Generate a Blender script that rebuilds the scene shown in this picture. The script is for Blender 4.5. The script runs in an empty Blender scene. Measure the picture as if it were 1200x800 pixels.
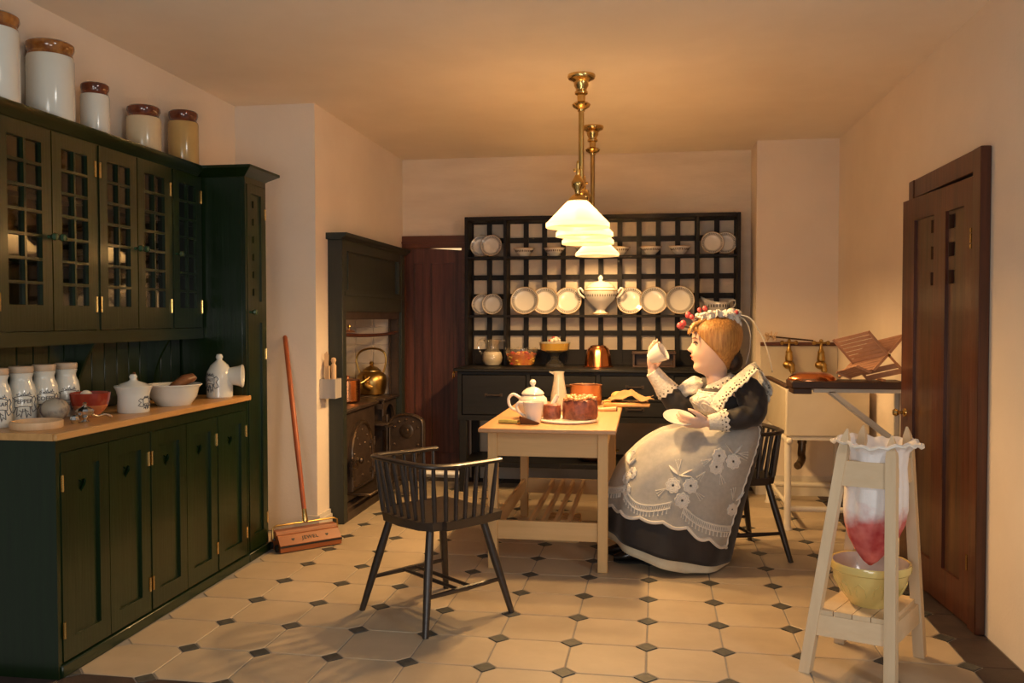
import bpy, bmesh, math, random
from mathutils import Vector as V, Matrix, Quaternion

random.seed(7)
SC = bpy.context.scene
COL = SC.collection
PI = math.pi

# ------------------------------------------------------------------ camera
def set_camera():
    cd = bpy.data.cameras.new('camera')
    co = bpy.data.objects.new('camera', cd)
    COL.objects.link(co)
    yaw, pitch, roll, f = 0.1513, 0.0278, -0.0011, 1022.0
    fw = V((-math.sin(yaw) * math.cos(pitch), math.cos(yaw) * math.cos(pitch), -math.sin(pitch)))
    r = V((math.cos(yaw), math.sin(yaw), 0))
    u = r.cross(fw)
    r2 = r * math.cos(roll) + u * math.sin(roll)
    u2 = u * math.cos(roll) - r * math.sin(roll)
    m = Matrix((r2, u2, -fw)).transposed().to_4x4()
    m.translation = V((0, 0, 1.36))
    co.matrix_world = m
    cd.sensor_width = 36.0
    cd.lens = f / 1200.0 * 36.0
    cd.clip_start = 0.05
    SC.camera = co
set_camera()

# ------------------------------------------------------------------ world, lights, exposure
SC.view_settings.view_transform = 'Standard'
SC.view_settings.look = 'None'
SC.view_settings.gamma = 1.0
SC.view_settings.use_curve_mapping = False
SC.view_settings.exposure = -0.25
W = bpy.data.worlds.new('world')
SC.world = W
W.use_nodes = True
W.node_tree.nodes['Background'].inputs[0].default_value = (1.0, 0.95, 0.88, 1)
W.node_tree.nodes['Background'].inputs[1].default_value = 0.24

def area_light(name, loc, target, size, power, color):
    ld = bpy.data.lights.new(name, 'AREA')
    ld.shape = 'DISK'; ld.size = size; ld.energy = power; ld.color = color
    lo = bpy.data.objects.new(name, ld)
    lo.location = loc
    lo.rotation_euler = (V(target) - V(loc)).to_track_quat('-Z', 'Y').to_euler()
    COL.objects.link(lo)
    return lo
# the photographer's two soft lamps, standing outside the open side of the room
area_light('key_lamp', (3.1, 0.1, 2.5), (0.0, 4.2, 0.5), 0.8, 44, (1.0, 0.95, 0.88))
area_light('fill_lamp', (-0.9, -0.3, 1.45), (-0.7, 5.0, 0.6), 1.2, 26, (1.0, 0.95, 0.88))
area_light('added_ceiling_fill', (0.2, 0.3, 0.7), (-0.1, 4.0, 2.7), 1.0, 20, (1.0, 0.94, 0.86))  # extra light added below the camera to brighten the front of the ceiling
LAMP_POWER = 84.0
LAMP_COL = (1.0, 0.60, 0.24)

# ------------------------------------------------------------------ mesh helpers
def TR(x=0, y=0, z=0): return Matrix.Translation((x, y, z))
def RX(a): return Matrix.Rotation(a, 4, 'X')
def RY(a): return Matrix.Rotation(a, 4, 'Y')
def RZ(a): return Matrix.Rotation(a, 4, 'Z')
AXM = {'z': Matrix.Identity(4),
       'x': Matrix(((0, 0, 1, 0), (1, 0, 0, 0), (0, 1, 0, 0), (0, 0, 0, 1))),    # plane (y,z), thickness x
       'y': Matrix(((1, 0, 0, 0), (0, 0, 1, 0), (0, 1, 0, 0), (0, 0, 0, 1)))}    # plane (x,z), thickness y

class MB:
    def __init__(self): self.bm = bmesh.new()
    def _v(self, p, M): return self.bm.verts.new((M @ V(p)) if M else p)
    def box(self, x0, x1, y0, y1, z0, z1, M=None, bev=0.0):
        c = [(x0, y0, z0), (x1, y0, z0), (x1, y1, z0), (x0, y1, z0), (x0, y0, z1), (x1, y0, z1), (x1, y1, z1), (x0, y1, z1)]
        v = [self._v(p, M) for p in c]
        fs = [self.bm.faces.new([v[i] for i in q]) for q in ((3, 2, 1, 0), (4, 5, 6, 7), (0, 1, 5, 4), (1, 2, 6, 5), (2, 3, 7, 6), (3, 0, 4, 7))]
        if bev > 0:
            es = list({e for f in fs for e in f.edges})
            bmesh.ops.bevel(self.bm, geom=es, offset=bev, segments=1, affect='EDGES')
        return self
    def loft(self, A, B, M=None):
        a = [self._v(p, M) for p in A]; b = [self._v(p, M) for p in B]
        n = len(a)
        self.bm.faces.new(a[::-1]); self.bm.faces.new(b)
        for i in range(n):
            j = (i + 1) % n
            self.bm.faces.new((a[i], a[j], b[j], b[i]))
        return self
    def ext(self, poly, axis, a, b, M=None):
        f = {'x': lambda p, t: (t, p[0], p[1]), 'y': lambda p, t: (p[0], t, p[1]), 'z': lambda p, t: (p[0], p[1], t)}[axis]
        return self.loft([f(p, a) for p in poly], [f(p, b) for p in poly], M)
    def rows(self, rows, cu=False, cv=False, cap=False, M=None):
        R = [[self._v(p, M) for p in r] for r in rows]
        n = len(R[0]); m = len(R)
        for i in range(m if cv else m - 1):
            r, s = R[i], R[(i + 1) % m]
            for j in range(n if cu else n - 1):
                k = (j + 1) % n
                try: self.bm.faces.new((r[j], r[k], s[k], s[j]))
                except ValueError: pass
        if cap:
            self.bm.faces.new(R[0][::-1]); self.bm.faces.new(R[-1])
        return self
    def lathe(self, prof, n=24, c=(0, 0, 0), M=None, sx=1.0, sy=1.0):
        T = TR(*c)
        if M: T = M @ T
        rr = []
        for r, z in prof:
            if r < 1e-6: rr.append([self._v((0, 0, z), T)])
            else: rr.append([self._v((r * sx * math.cos(2 * PI * k / n), r * sy * math.sin(2 * PI * k / n), z), T) for k in range(n)])
        for a, b in zip(rr, rr[1:]):
            for k in range(n):
                l = (k + 1) % n
                if len(a) == 1 and len(b) == 1: break
                if len(a) == 1: self.bm.faces.new((a[0], b[l], b[k]))
                elif len(b) == 1: self.bm.faces.new((a[k], a[l], b[0]))
                else: self.bm.faces.new((a[k], a[l], b[l], b[k]))
        return self
    def tube(self, pts, r, n=8, closed=False, M=None, flat=1.0):
        P = [V(p) for p in pts]; m = len(P)
        rad = r if isinstance(r, (list, tuple)) else [r] * m
        T = []
        for i in range(m):
            a = P[(i - 1) % m] if (closed or i > 0) else P[i]
            b = P[(i + 1) % m] if (closed or i < m - 1) else P[i]
            d = (b - a)
            T.append(d.normalized() if d.length > 1e-9 else V((0, 0, 1)))
        up = V((0, 0, 1)) if abs(T[0].z) < 0.9 else V((1, 0, 0))
        N = (up - T[0] * up.dot(T[0])).normalized()
        rws = []
        for i in range(m):
            if i > 0:
                q = T[i - 1].rotation_difference(T[i]); N = q @ N
                N = (N - T[i] * N.dot(T[i])).normalized()
            B = T[i].cross(N)
            rws.append([P[i] + (N * math.cos(2 * PI * k / n) * flat + B * math.sin(2 * PI * k / n)) * rad[i] for k in range(n)])
        return self.rows(rws, cu=True, cv=closed, cap=not closed, M=M)
    def cyl(self, p, q, r1, r2=None, n=12, M=None):
        return self.tube([p, q], [r1, r1 if r2 is None else r2], n, M=M)
    def ball(self, c, r, s=(1, 1, 1), n=16, M=None):
        k = max(6, n // 2)
        prof = [(math.sin(PI * i / k), -math.cos(PI * i / k)) for i in range(k + 1)]
        prof[0] = (0, -1); prof[-1] = (0, 1)
        T = TR(*c) @ Matrix.Diagonal((r * s[0], r * s[1], r * s[2], 1))
        if M: T = M @ T
        return self.lathe(prof, n, M=T)
    def mesh(self, me, M=None):
        off = len(self.bm.verts)
        self.bm.from_mesh(me)
        self.bm.verts.ensure_lookup_table()
        if M:
            for v in self.bm.verts[off:]: v.co = M @ v.co
        return self
    def plate(self, outlines, axis, a, b, M=None):
        cu = bpy.data.curves.new('plate', 'CURVE'); cu.dimensions = '2D'; cu.fill_mode = 'BOTH'
        cu.extrude = abs(b - a) / 2
        for o in outlines:
            sp = cu.splines.new('POLY'); sp.points.add(len(o) - 1)
            for p, q in zip(sp.points, o): p.co = (q[0], q[1], 0, 1)
            sp.use_cyclic_u = True
        ob = bpy.data.objects.new('plate', cu)
        me = bpy.data.meshes.new_from_object(ob)
        T = AXM[axis] @ TR(0, 0, (a + b) / 2)
        if M: T = M @ T
        self.mesh(me, T)
        bpy.data.objects.remove(ob); bpy.data.curves.remove(cu); bpy.data.meshes.remove(me)
        return self
    def map(self, f):
        for v in self.bm.verts: v.co = f(v.co)
        return self
    def build(self, name, mat, parent=None, sharp=38, loc=None, recalc=True):
        bm = self.bm
        bmesh.ops.remove_doubles(bm, verts=bm.verts, dist=1e-5)
        if recalc: bmesh.ops.recalc_face_normals(bm, faces=bm.faces)
        me = bpy.data.meshes.new(name)
        for f in bm.faces: f.smooth = True
        bm.to_mesh(me); bm.free()
        me.set_sharp_from_angle(angle=math.radians(sharp))
        me.materials.append(mat)
        o = bpy.data.objects.new(name, me)
        COL.objects.link(o)
        if parent: o.parent = parent
        if loc: o.location = loc
        return o

def text_mesh(s, size, depth, bold=0.0, spacing=1.0):
    cu = bpy.data.curves.new('text', 'FONT')
    cu.body = s; cu.size = size; cu.extrude = depth; cu.align_x = 'CENTER'; cu.align_y = 'CENTER'; cu.offset = bold
    cu.space_character = spacing; cu.resolution_u = 3
    ob = bpy.data.objects.new('text', cu)
    me = bpy.data.meshes.new_from_object(ob)
    bpy.data.objects.remove(ob); bpy.data.curves.remove(cu)
    return me

def tag(o, label, cat, group=None, kind=None):
    o['label'] = label; o['category'] = cat
    if group: o['group'] = group
    if kind: o['kind'] = kind
    return o
def thing(name, label, cat, loc=(0, 0, 0), rz=0.0, group=None, rot=None):
    o = bpy.data.objects.new(name, None)
    o.empty_display_size = 0.05
    o.location = loc
    o.rotation_euler = rot if rot else (0, 0, rz)
    COL.objects.link(o)
    return tag(o, label, cat, group)
def struct(o):
    o['kind'] = 'structure'; return o
def copy_part(o, parent, loc=None, rot=None):
    c = o.copy(); COL.objects.link(c); c.parent = parent
    if loc is not None: c.location = loc
    if rot is not None: c.rotation_euler = rot
    return c
def copy_tree(root, label, loc, rz=None, group=None):
    kids = [o for o in root.children]
    r = root.copy(); COL.objects.link(r); r.location = loc
    if rz is not None: r.rotation_euler = (0, 0, rz)
    r['label'] = label
    if group: r['group'] = group
    for k in kids:
        c = copy_part(k, r)
        for g in k.children: copy_part(g, c)
    return r
def arc(cx, cy, r, a0, a1, n, ry=None):
    ry = r if ry is None else ry
    return [(cx + r * math.cos(a0 + (a1 - a0) * i / n), cy + ry * math.sin(a0 + (a1 - a0) * i / n)) for i in range(n + 1)]
def rect(x0, x1, y0, y1): return [(x0, y0), (x1, y0), (x1, y1), (x0, y1)]
def heart(cx, cy, s):
    out = []
    for i in range(22):
        t = 2 * PI * i / 22
        out.append((cx + s * 16 * math.sin(t) ** 3 / 16, cy + s * (13 * math.cos(t) - 5 * math.cos(2 * t) - 2 * math.cos(3 * t) - math.cos(4 * t)) / 16))
    return out
def spline(pts, n=8):
    P = [V(p) for p in pts]; out = []
    for i in range(len(P) - 1):
        a = P[max(i - 1, 0)]; b = P[i]; c = P[i + 1]; d = P[min(i + 2, len(P) - 1)]
        for k in range(n):
            t = k / n
            out.append(0.5 * ((2 * b) + (c - a) * t + (2 * a - 5 * b + 4 * c - d) * t * t + (3 * b - a - 3 * c + d) * t ** 3))
    out.append(P[-1])
    return out
def lerp(a, b, t): return a + (b - a) * t
def interp(tab, x):
    if x <= tab[0][0]: return tab[0][1]
    for (a, p), (b, q) in zip(tab, tab[1:]):
        if x <= b:
            t = (x - a) / (b - a); t = t * t * (3 - 2 * t)
            return p + (q - p) * t
    return tab[-1][1]

# ------------------------------------------------------------------ materials
def mat(name, c1, rough=0.5, c2=None, metal=0.0, scale=6.0, stretch=(1, 1, 1), detail=4.0, bump=0.0, bscale=None, bstretch=None,
        coat=0.0, spec=0.5, lo=0.35, hi=0.65, per_obj=0.0, sss=0.0, sheen=0.0, trans=0.0):
    m = bpy.data.materials.new(name); m.use_nodes = True
    nt = m.node_tree; N = nt.nodes; L = nt.links
    b = N['Principled BSDF']
    b.inputs['Roughness'].default_value = rough
    b.inputs['Metallic'].default_value = metal
    b.inputs['Specular IOR Level'].default_value = spec
    b.inputs['Coat Weight'].default_value = coat
    b.inputs['Coat Roughness'].default_value = 0.08
    if sheen: b.inputs['Sheen Weight'].default_value = sheen
    if sss:
        b.inputs['Subsurface Weight'].default_value = sss; b.inputs['Subsurface Radius'].default_value = (0.03, 0.012, 0.008); b.inputs['Subsurface Scale'].default_value = 0.6
    if trans: b.inputs['Transmission Weight'].default_value = trans
    tc = N.new('ShaderNodeTexCoord'); oi = N.new('ShaderNodeObjectInfo')
    add = N.new('ShaderNodeVectorMath'); add.operation = 'MULTIPLY_ADD'
    comb = N.new('ShaderNodeCombineXYZ')
    for i in range(3): L.new(oi.outputs['Random'], comb.inputs[i])
    L.new(comb.outputs[0], add.inputs[0]); add.inputs[1].default_value = (13.7, 7.3, 9.1)
    L.new(tc.outputs['Object'], add.inputs[2])
    def noise(sc, st, det):
        mp = N.new('ShaderNodeMapping'); mp.inputs['Scale'].default_value = st
        L.new(add.outputs[0], mp.inputs['Vector'])
        n = N.new('ShaderNodeTexNoise'); n.inputs['Scale'].default_value = sc; n.inputs['Detail'].default_value = det
        n.inputs['Roughness'].default_value = 0.6
        L.new(mp.outputs[0], n.inputs['Vector'])
        return n
    if c2 is None: c2 = tuple(x * 0.82 for x in c1)
    n1 = noise(scale, stretch, detail)
    rmp = N.new('ShaderNodeValToRGB')
    rmp.color_ramp.elements[0].position = lo; rmp.color_ramp.elements[0].color = (*c2, 1)
    rmp.color_ramp.elements[1].position = hi; rmp.color_ramp.elements[1].color = (*c1, 1)
    L.new(n1.outputs['Fac'], rmp.inputs[0])
    out = rmp.outputs[0]
    if per_obj:
        hsv = N.new('ShaderNodeHueSaturation')
        mr = N.new('ShaderNodeMapRange'); mr.inputs[3].default_value = 1 - per_obj; mr.inputs[4].default_value = 1 + per_obj
        L.new(oi.outputs['Random'], mr.inputs[0]); L.new(mr.outputs[0], hsv.inputs['Value']); L.new(out, hsv.inputs['Color'])
        out = hsv.outputs[0]
    L.new(out, b.inputs['Base Color'])
    if bump:
        n2 = noise(bscale or scale, bstretch or stretch, 3.0)
        bp = N.new('ShaderNodeBump'); bp.inputs['Strength'].default_value = bump; bp.inputs['Distance'].default_value = 0.01
        L.new(n2.outputs['Fac'], bp.inputs['Height']); L.new(bp.outputs[0], b.inputs['Normal'])
    return m
def wood(name, c1, c2, rough=0.45, grain='z', scale=1.0, bump=0.08, coat=0.0, per_obj=0.06, spec=0.5):
    k = {'x': (2, 34, 34), 'y': (34, 2, 34), 'z': (34, 34, 2)}[grain]
    st = tuple(q * scale for q in k)
    return mat(name, c1, rough, c2, scale=1.0, stretch=st, detail=5, bump=bump, bscale=1.6, coat=coat, per_obj=per_obj, lo=0.3, hi=0.7, spec=spec)
def glass_mat(name, tint=(1, 1, 1), fres=1.45, boost=0.0, haze=0.0):
    m = bpy.data.materials.new(name); m.use_nodes = True
    nt = m.node_tree; N = nt.nodes; L = nt.links
    N.remove(N['Principled BSDF'])
    t = N.new('ShaderNodeBsdfTransparent'); t.inputs[0].default_value = (*tint, 1)
    g = N.new('ShaderNodeBsdfGlossy'); g.inputs['Roughness'].default_value = 0.03
    f = N.new('ShaderNodeFresnel'); f.inputs[0].default_value = fres
    ad = N.new('ShaderNodeMath'); ad.operation = 'ADD'; ad.use_clamp = True; ad.inputs[1].default_value = boost
    L.new(f.outputs[0], ad.inputs[0])
    ge = N.new('ShaderNodeNewGeometry'); inv = N.new('ShaderNodeMath'); inv.operation = 'SUBTRACT'; inv.inputs[0].default_value = 1.0
    L.new(ge.outputs['Backfacing'], inv.inputs[1])
    mu = N.new('ShaderNodeMath'); mu.operation = 'MULTIPLY'; L.new(ad.outputs[0], mu.inputs[0]); L.new(inv.outputs[0], mu.inputs[1])
    ad = mu
    x = N.new('ShaderNodeMixShader')
    L.new(ad.outputs[0], x.inputs[0]); L.new(t.outputs[0], x.inputs[1]); L.new(g.outputs[0], x.inputs[2])
    if haze:
        df = N.new('ShaderNodeBsdfDiffuse'); df.inputs[0].default_value = (0.85, 0.80, 0.72, 1)
        y = N.new('ShaderNodeMixShader'); y.inputs[0].default_value = haze
        L.new(x.outputs[0], y.inputs[1]); L.new(df.outputs[0], y.inputs[2]); x = y
    L.new(x.outputs[0], N['Material Output'].inputs[0])
    return m

M = {}
M['wall'] = mat('plaster', (0.83, 0.72, 0.60), 0.85, (0.78, 0.67, 0.55), scale=1.6, bump=0.12, bscale=60, spec=0.2)
M['wall_back'] = mat('plaster_back', (0.82, 0.70, 0.56), 0.85, (0.72, 0.595, 0.46), scale=2.0, stretch=(0.6, 1, 3), bump=0.15, bscale=40, spec=0.2)
M['ceiling'] = mat('ceiling_paint', (0.88, 0.78, 0.65), 0.9, (0.83, 0.73, 0.60), scale=2, spec=0.1)
M['base'] = mat('white_gloss_paint', (0.72, 0.66, 0.58), 0.4, (0.66, 0.60, 0.52))
M['grout'] = mat('grout', (0.34, 0.31, 0.28), 0.95)
M['tile'] = mat('limestone', (0.53, 0.425, 0.30), 0.42, (0.455, 0.36, 0.25), scale=3.5, bump=0.05, bscale=30, per_obj=0.05, spec=0.35)
M['dot'] = mat('dark_slate', (0.085, 0.082, 0.075), 0.5, (0.05, 0.05, 0.045), scale=40, per_obj=0.15)
M['border'] = mat('dark_quarry_tile', (0.060, 0.036, 0.031), 0.6, (0.038, 0.024, 0.022), scale=12, bump=0.1, bscale=40, per_obj=0.12)
M['green'] = wood('dark_green_paint', (0.0060, 0.0200, 0.0040), (0.0040, 0.0125, 0.0028), 0.30, 'z', 1.2, 0.09, per_obj=0.1, coat=0.12)
M['green_x'] = wood('dark_green_paint_along', (0.0060, 0.0200, 0.0040), (0.0040, 0.0125, 0.0028), 0.30, 'y', 1.2, 0.09, per_obj=0.1, coat=0.12)
M['slate_green'] = wood('grey_green_paint', (0.024, 0.028, 0.020), (0.018, 0.021, 0.015), 0.5, 'z', 1, 0.08)
M['navy'] = wood('blue_black_paint', (0.0100, 0.0092, 0.0096), (0.0065, 0.006, 0.0062), 0.5, 'x', 1, 0.1, spec=0.35)
M['lattice'] = wood('black_paint', (0.0100, 0.0064, 0.0046), (0.007, 0.0045, 0.0034), 0.55, 'x', 1, 0.1, spec=0.3)
M['counter'] = wood('oak_worktop', (0.66, 0.36, 0.13), (0.50, 0.26, 0.085), 0.38, 'y', 1.0, 0.05)
M['pine_x'] = wood('pale_pine', (0.70, 0.46, 0.21), (0.60, 0.37, 0.155), 0.5, 'x', 0.8, 0.05)
M['pine_y'] = wood('pale_pine_along', (0.68, 0.44, 0.21), (0.58, 0.35, 0.155), 0.5, 'y', 0.8, 0.05)
M['pine_z'] = wood('pale_pine_upright', (0.68, 0.44, 0.20), (0.59, 0.37, 0.155), 0.5, 'z', 0.8, 0.05)
M['tabletop'] = wood('pine_tabletop', (0.54, 0.30, 0.145), (0.46, 0.24, 0.105), 0.42, 'y', 0.8, 0.04)
M['raw'] = wood('raw_white_wood', (0.71, 0.55, 0.36), (0.64, 0.48, 0.30), 0.65, 'z', 0.8, 0.08)
M['raw_x'] = wood('raw_white_wood_along', (0.71, 0.55, 0.36), (0.64, 0.48, 0.30), 0.65, 'x', 0.8, 0.08)
M['beech'] = wood('beech', (0.70, 0.48, 0.28), (0.60, 0.39, 0.21), 0.5, 'z', 1, 0.04)
M['mahogany'] = wood('mahogany', (0.105, 0.027, 0.010), (0.038, 0.011, 0.006), 0.36, 'z', 0.8, 0.12, coat=0.15)
M['walnut'] = wood('walnut_panel', (0.100, 0.041, 0.015), (0.022, 0.009, 0.005), 0.38, 'z', 0.7, 0.12, coat=0.15)
M['mahogany_x'] = wood('mahogany_along', (0.130, 0.036, 0.013), (0.070, 0.020, 0.008), 0.4, 'x', 0.9, 0.1)
M['redwood'] = wood('red_brown_door', (0.150, 0.045, 0.028), (0.045, 0.013, 0.009), 0.5, 'z', 0.7, 0.2)
M['sweeper'] = wood('cherry_wood', (0.34, 0.105, 0.032), (0.25, 0.070, 0.022), 0.4, 'x', 1, 0.05)
M['handle_wood'] = wood('red_handle', (0.40, 0.10, 0.030), (0.29, 0.065, 0.022), 0.4, 'z', 1, 0.05)
M['darkwood'] = wood('dark_board', (0.075, 0.032, 0.016), (0.045, 0.02, 0.011), 0.5, 'x', 1, 0.1)
M['cedar'] = wood('cedar_slats', (0.50, 0.24, 0.12), (0.42, 0.185, 0.085), 0.55, 'y', 1, 0.08)
M['chair'] = wood('ebonised_wood', (0.044, 0.028, 0.020), (0.024, 0.016, 0.012), 0.36, 'x', 1, 0.06, coat=0.15)
M['brown_spoon'] = wood('brown_wood', (0.26, 0.11, 0.045), (0.18, 0.07, 0.03), 0.3, 'x', 1, 0.05)
M['brass'] = mat('brass', (0.74, 0.52, 0.20), 0.22, (0.58, 0.35, 0.10), metal=1, scale=5)
M['old_brass'] = mat('aged_brass', (0.58, 0.38, 0.12), 0.3, (0.40, 0.25, 0.08), metal=1, scale=7)
M['copper'] = mat('copper', (0.80, 0.33, 0.13), 0.22, (0.62, 0.23, 0.085), metal=1, scale=5)
M['copper_dull'] = mat('dull_copper', (0.62, 0.33, 0.20), 0.38, (0.50, 0.25, 0.15), metal=0.9, scale=5)
M['silver'] = mat('silver', (0.75, 0.74, 0.72), 0.18, metal=1)
M['iron'] = mat('cast_iron', (0.100, 0.066, 0.047), 0.42, (0.058, 0.040, 0.030), metal=0.5, scale=9, bump=0.08, bscale=50)
M['soot'] = mat('soot', (0.006, 0.005, 0.005), 0.9)
M['iron_worn'] = mat('worn_iron', (0.20, 0.145, 0.10), 0.35, (0.10, 0.07, 0.05), metal=0.9, scale=14)
M['porcelain'] = mat('white_porcelain', (0.82, 0.78, 0.71), 0.14, (0.79, 0.75, 0.68), scale=3, coat=0.4)
M['stone_white'] = mat('white_stoneware', (0.74, 0.73, 0.66), 0.16, (0.69, 0.68, 0.60), scale=3, coat=0.3)
M['cream'] = mat('cream_stoneware', (0.66, 0.55, 0.37), 0.18, (0.60, 0.48, 0.30), scale=3, coat=0.3)
M['ochre'] = mat('ochre_stoneware', (0.55, 0.38, 0.15), 0.18, (0.47, 0.31, 0.11), scale=3, coat=0.3)
M['amber'] = mat('amber_glaze', (0.40, 0.16, 0.03), 0.12, (0.17, 0.05, 0.012), scale=22, coat=0.5)
M['brown_glaze'] = mat('brown_glaze', (0.20, 0.05, 0.018), 0.1, (0.09, 0.02, 0.01), scale=14, coat=0.5)
M['ink'] = mat('grey_ink', (0.10, 0.10, 0.11), 0.6)
M['plate_ink'] = mat('plate_pattern', (0.10, 0.075, 0.045), 0.4)
M['gold'] = mat('gilt_edge', (0.52, 0.32, 0.12), 0.3)
M['red_glaze'] = mat('red_glaze', (0.33, 0.045, 0.022), 0.08, (0.26, 0.03, 0.016), coat=0.5)
M['terracotta'] = mat('terracotta', (0.58, 0.21, 0.085), 0.4, (0.52, 0.18, 0.07))
M['yellow_glaze'] = mat('yellow_glaze', (0.72, 0.56, 0.20), 0.15, (0.66, 0.50, 0.17), coat=0.4)
M['pink_white'] = mat('white_glaze_inside', (0.70, 0.62, 0.58), 0.15)
M['sink'] = mat('glazed_fireclay', (0.66, 0.58, 0.46), 0.25, (0.60, 0.52, 0.40), scale=3)
M['white_metal'] = mat('white_enamel', (0.72, 0.66, 0.57), 0.35, (0.66, 0.60, 0.50))
M['grey_box'] = wood('limed_wood', (0.44, 0.40, 0.37), (0.36, 0.32, 0.30), 0.6, 'z', 1, 0.1)
M['glass'] = glass_mat('clear_glass', (0.96, 0.94, 0.90), 1.5, 0.10, 0.035)
M['milky_glass'] = glass_mat('milky_glass', (0.95, 0.93, 0.88), 1.5, 0.10, 0.30)
M['pane'] = glass_mat('window_glass', (0.80, 0.76, 0.68), 1.5, 0.05)
M['cream_fill'] = mat('cream_liquid', (0.80, 0.72, 0.58), 0.3)
M['custard'] = mat('custard', (0.82, 0.54, 0.04), 0.3, (0.76, 0.46, 0.03))
M['fruit'] = mat('stewed_fruit', (0.70, 0.30, 0.04), 0.25, (0.55, 0.10, 0.03), scale=18)
M['fruit_red'] = mat('red_fruit', (0.55, 0.05, 0.04), 0.25)
M['fruit_yellow'] = mat('yellow_fruit', (0.78, 0.48, 0.08), 0.25)
M['cake'] = mat('fruit_cake', (0.33, 0.10, 0.055), 0.4, (0.14, 0.035, 0.025), scale=26, bump=0.6, bscale=40)
M['cake_pale'] = mat('cake_crumb', (0.52, 0.28, 0.16), 0.7, (0.30, 0.12, 0.07), scale=30, bump=0.5, bscale=50)
M['nut'] = mat('almond', (0.62, 0.34, 0.15), 0.4, (0.38, 0.15, 0.06), scale=20, per_obj=0.25)
M['bread'] = mat('bread', (0.68, 0.40, 0.14), 0.6, (0.58, 0.30, 0.09), scale=9)
M['cloth_tan'] = mat('tan_cloth', (0.46, 0.28, 0.13), 0.85, (0.40, 0.235, 0.105), scale=14, bump=0.2, bscale=160)
M['grey_lump'] = mat('mottled_grey', (0.36, 0.32, 0.25), 0.45, (0.10, 0.08, 0.09), scale=14, bump=0.3, bscale=14, lo=0.42, hi=0.56)
M['black_ink'] = mat('black_ink', (0.02, 0.018, 0.018), 0.6)
M['cork'] = wood('pale_lid_wood', (0.62, 0.47, 0.33), (0.54, 0.39, 0.26), 0.6, 'x', 1, 0.05)
M['blade'] = mat('dark_blade', (0.13, 0.075, 0.06), 0.3, metal=0.7)
M['green_handle'] = mat('horn_handle', (0.42, 0.36, 0.10), 0.4, (0.30, 0.26, 0.07), scale=20)
M['whitetile'] = mat('white_wall_tile', (0.70, 0.62, 0.52), 0.2, (0.66, 0.58, 0.48), per_obj=0.04, coat=0.3)
M['knob_green'] = mat('green_knob', (0.03, 0.075, 0.035), 0.15, coat=0.6)
M['hall'] = mat('hall_paint', (0.8, 0.74, 0.66), 0.8)

# ------------------------------------------------------------------ building in world coordinates under a parent
def world_of(o):
    m = Matrix.Identity(4)
    while o is not None:
        m = (Matrix.Translation(o.location) @ o.rotation_euler.to_matrix().to_4x4()) @ m
        o = o.parent
    return m
def wb(mb, name, m, parent, sharp=38):
    inv = world_of(parent).inverted()
    for v in mb.bm.verts: v.co = inv @ v.co
    return mb.build(name, m, parent, sharp)
def box(*a, bev=0.0, M=None): return MB().box(*a, bev=bev, M=M)

# ------------------------------------------------------------------ the room
XL, XR, YB, YF, ZC = -2.58, 1.44, 7.25, 2.84, 2.70
def clip(poly, a, b, c):                # keep a*x+b*y<=c
    out = []
    for i in range(len(poly)):
        p, q = poly[i], poly[(i + 1) % len(poly)]
        dp, dq = a * p[0] + b * p[1] - c, a * q[0] + b * q[1] - c
        if dp <= 0: out.append(p)
        if dp * dq < 0:
            t = dp / (dp - dq); out.append((p[0] + (q[0] - p[0]) * t, p[1] + (q[1] - p[1]) * t))
    return out
def build_floor():
    fl = struct(box(XL - 0.1, XR + 0.1, YF, YB + 0.12, -0.06, -0.004).build('floor', M['grout']))
    S, th, ox, oy = 0.31057, -0.01419, -1.546, 3.317
    c, s = math.cos(th), math.sin(th)
    def w(i, j): return (ox + S * (i * c - j * s), oy + S * (j * c + i * s))
    cut, g = 0.152, 0.0105
    def piece(poly, name, m, top):
        poly = [w(*p) for p in poly]
        for k in ((1, 0, XR - 0.004), (-1, 0, 2.575), (0, 1, YB - 0.004), (0, -1, -YF - 0.002)): poly = clip(poly, *k)
        if len(poly) < 3: return
        cx = sum(p[0] for p in poly) / len(poly); cy = sum(p[1] for p in poly) / len(poly)
        area = sum(poly[i][0] * poly[(i + 1) % len(poly)][1] - poly[(i + 1) % len(poly)][0] * poly[i][1] for i in range(len(poly))) / 2
        if abs(area) < 4e-4: return
        if cx < -2.1 and 3.1 < cy < 7.3 and not (cx > -2.35 and 4.85 < cy < 5.3): return
        if cx < -2.06 and cy < 4.8: pass
        inset = [((p[0] - cx) * 0.985, (p[1] - cy) * 0.985) for p in poly]
        full = [(p[0] - cx, p[1] - cy) for p in poly]
        mb = MB(); mb.rows([[(p[0], p[1], -0.008) for p in full], [(p[0], p[1], top - 0.002) for p in full], [(p[0], p[1], top) for p in inset]], cu=True)
        mb.bm.faces.new([v for v in list(mb.bm.verts)[-len(inset):]])
        mb.build(name, m, fl, sharp=20, loc=(cx, cy, 0))
    for i in range(-4, 11):
        for j in range(-2, 14):
            a, b = g, 1 - g
            q = [(i + cut + g, j + a), (i + 1 - cut - g, j + a), (i + b, j + cut + g), (i + b, j + 1 - cut - g), (i + 1 - cut - g, j + b), (i + cut + g, j + b), (i + a, j + 1 - cut - g), (i + a, j + cut + g)]
            dark = j < -1 or i >= 9 or j >= 12
            piece(q, 'border_tile' if dark else 'floor_tile', M['border'] if dark else M['tile'], random.uniform(-0.0005, 0.0008))
            r = cut - g
            piece([(i - r, j), (i, j - r), (i + r, j), (i, j + r)], 'corner_inset', M['dot'], 0.0)
build_floor()
struct(box(XL - 0.1, XR + 0.1, YF, YB + 0.1, ZC, ZC + 0.08).build('ceiling', M['ceiling']))
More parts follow.
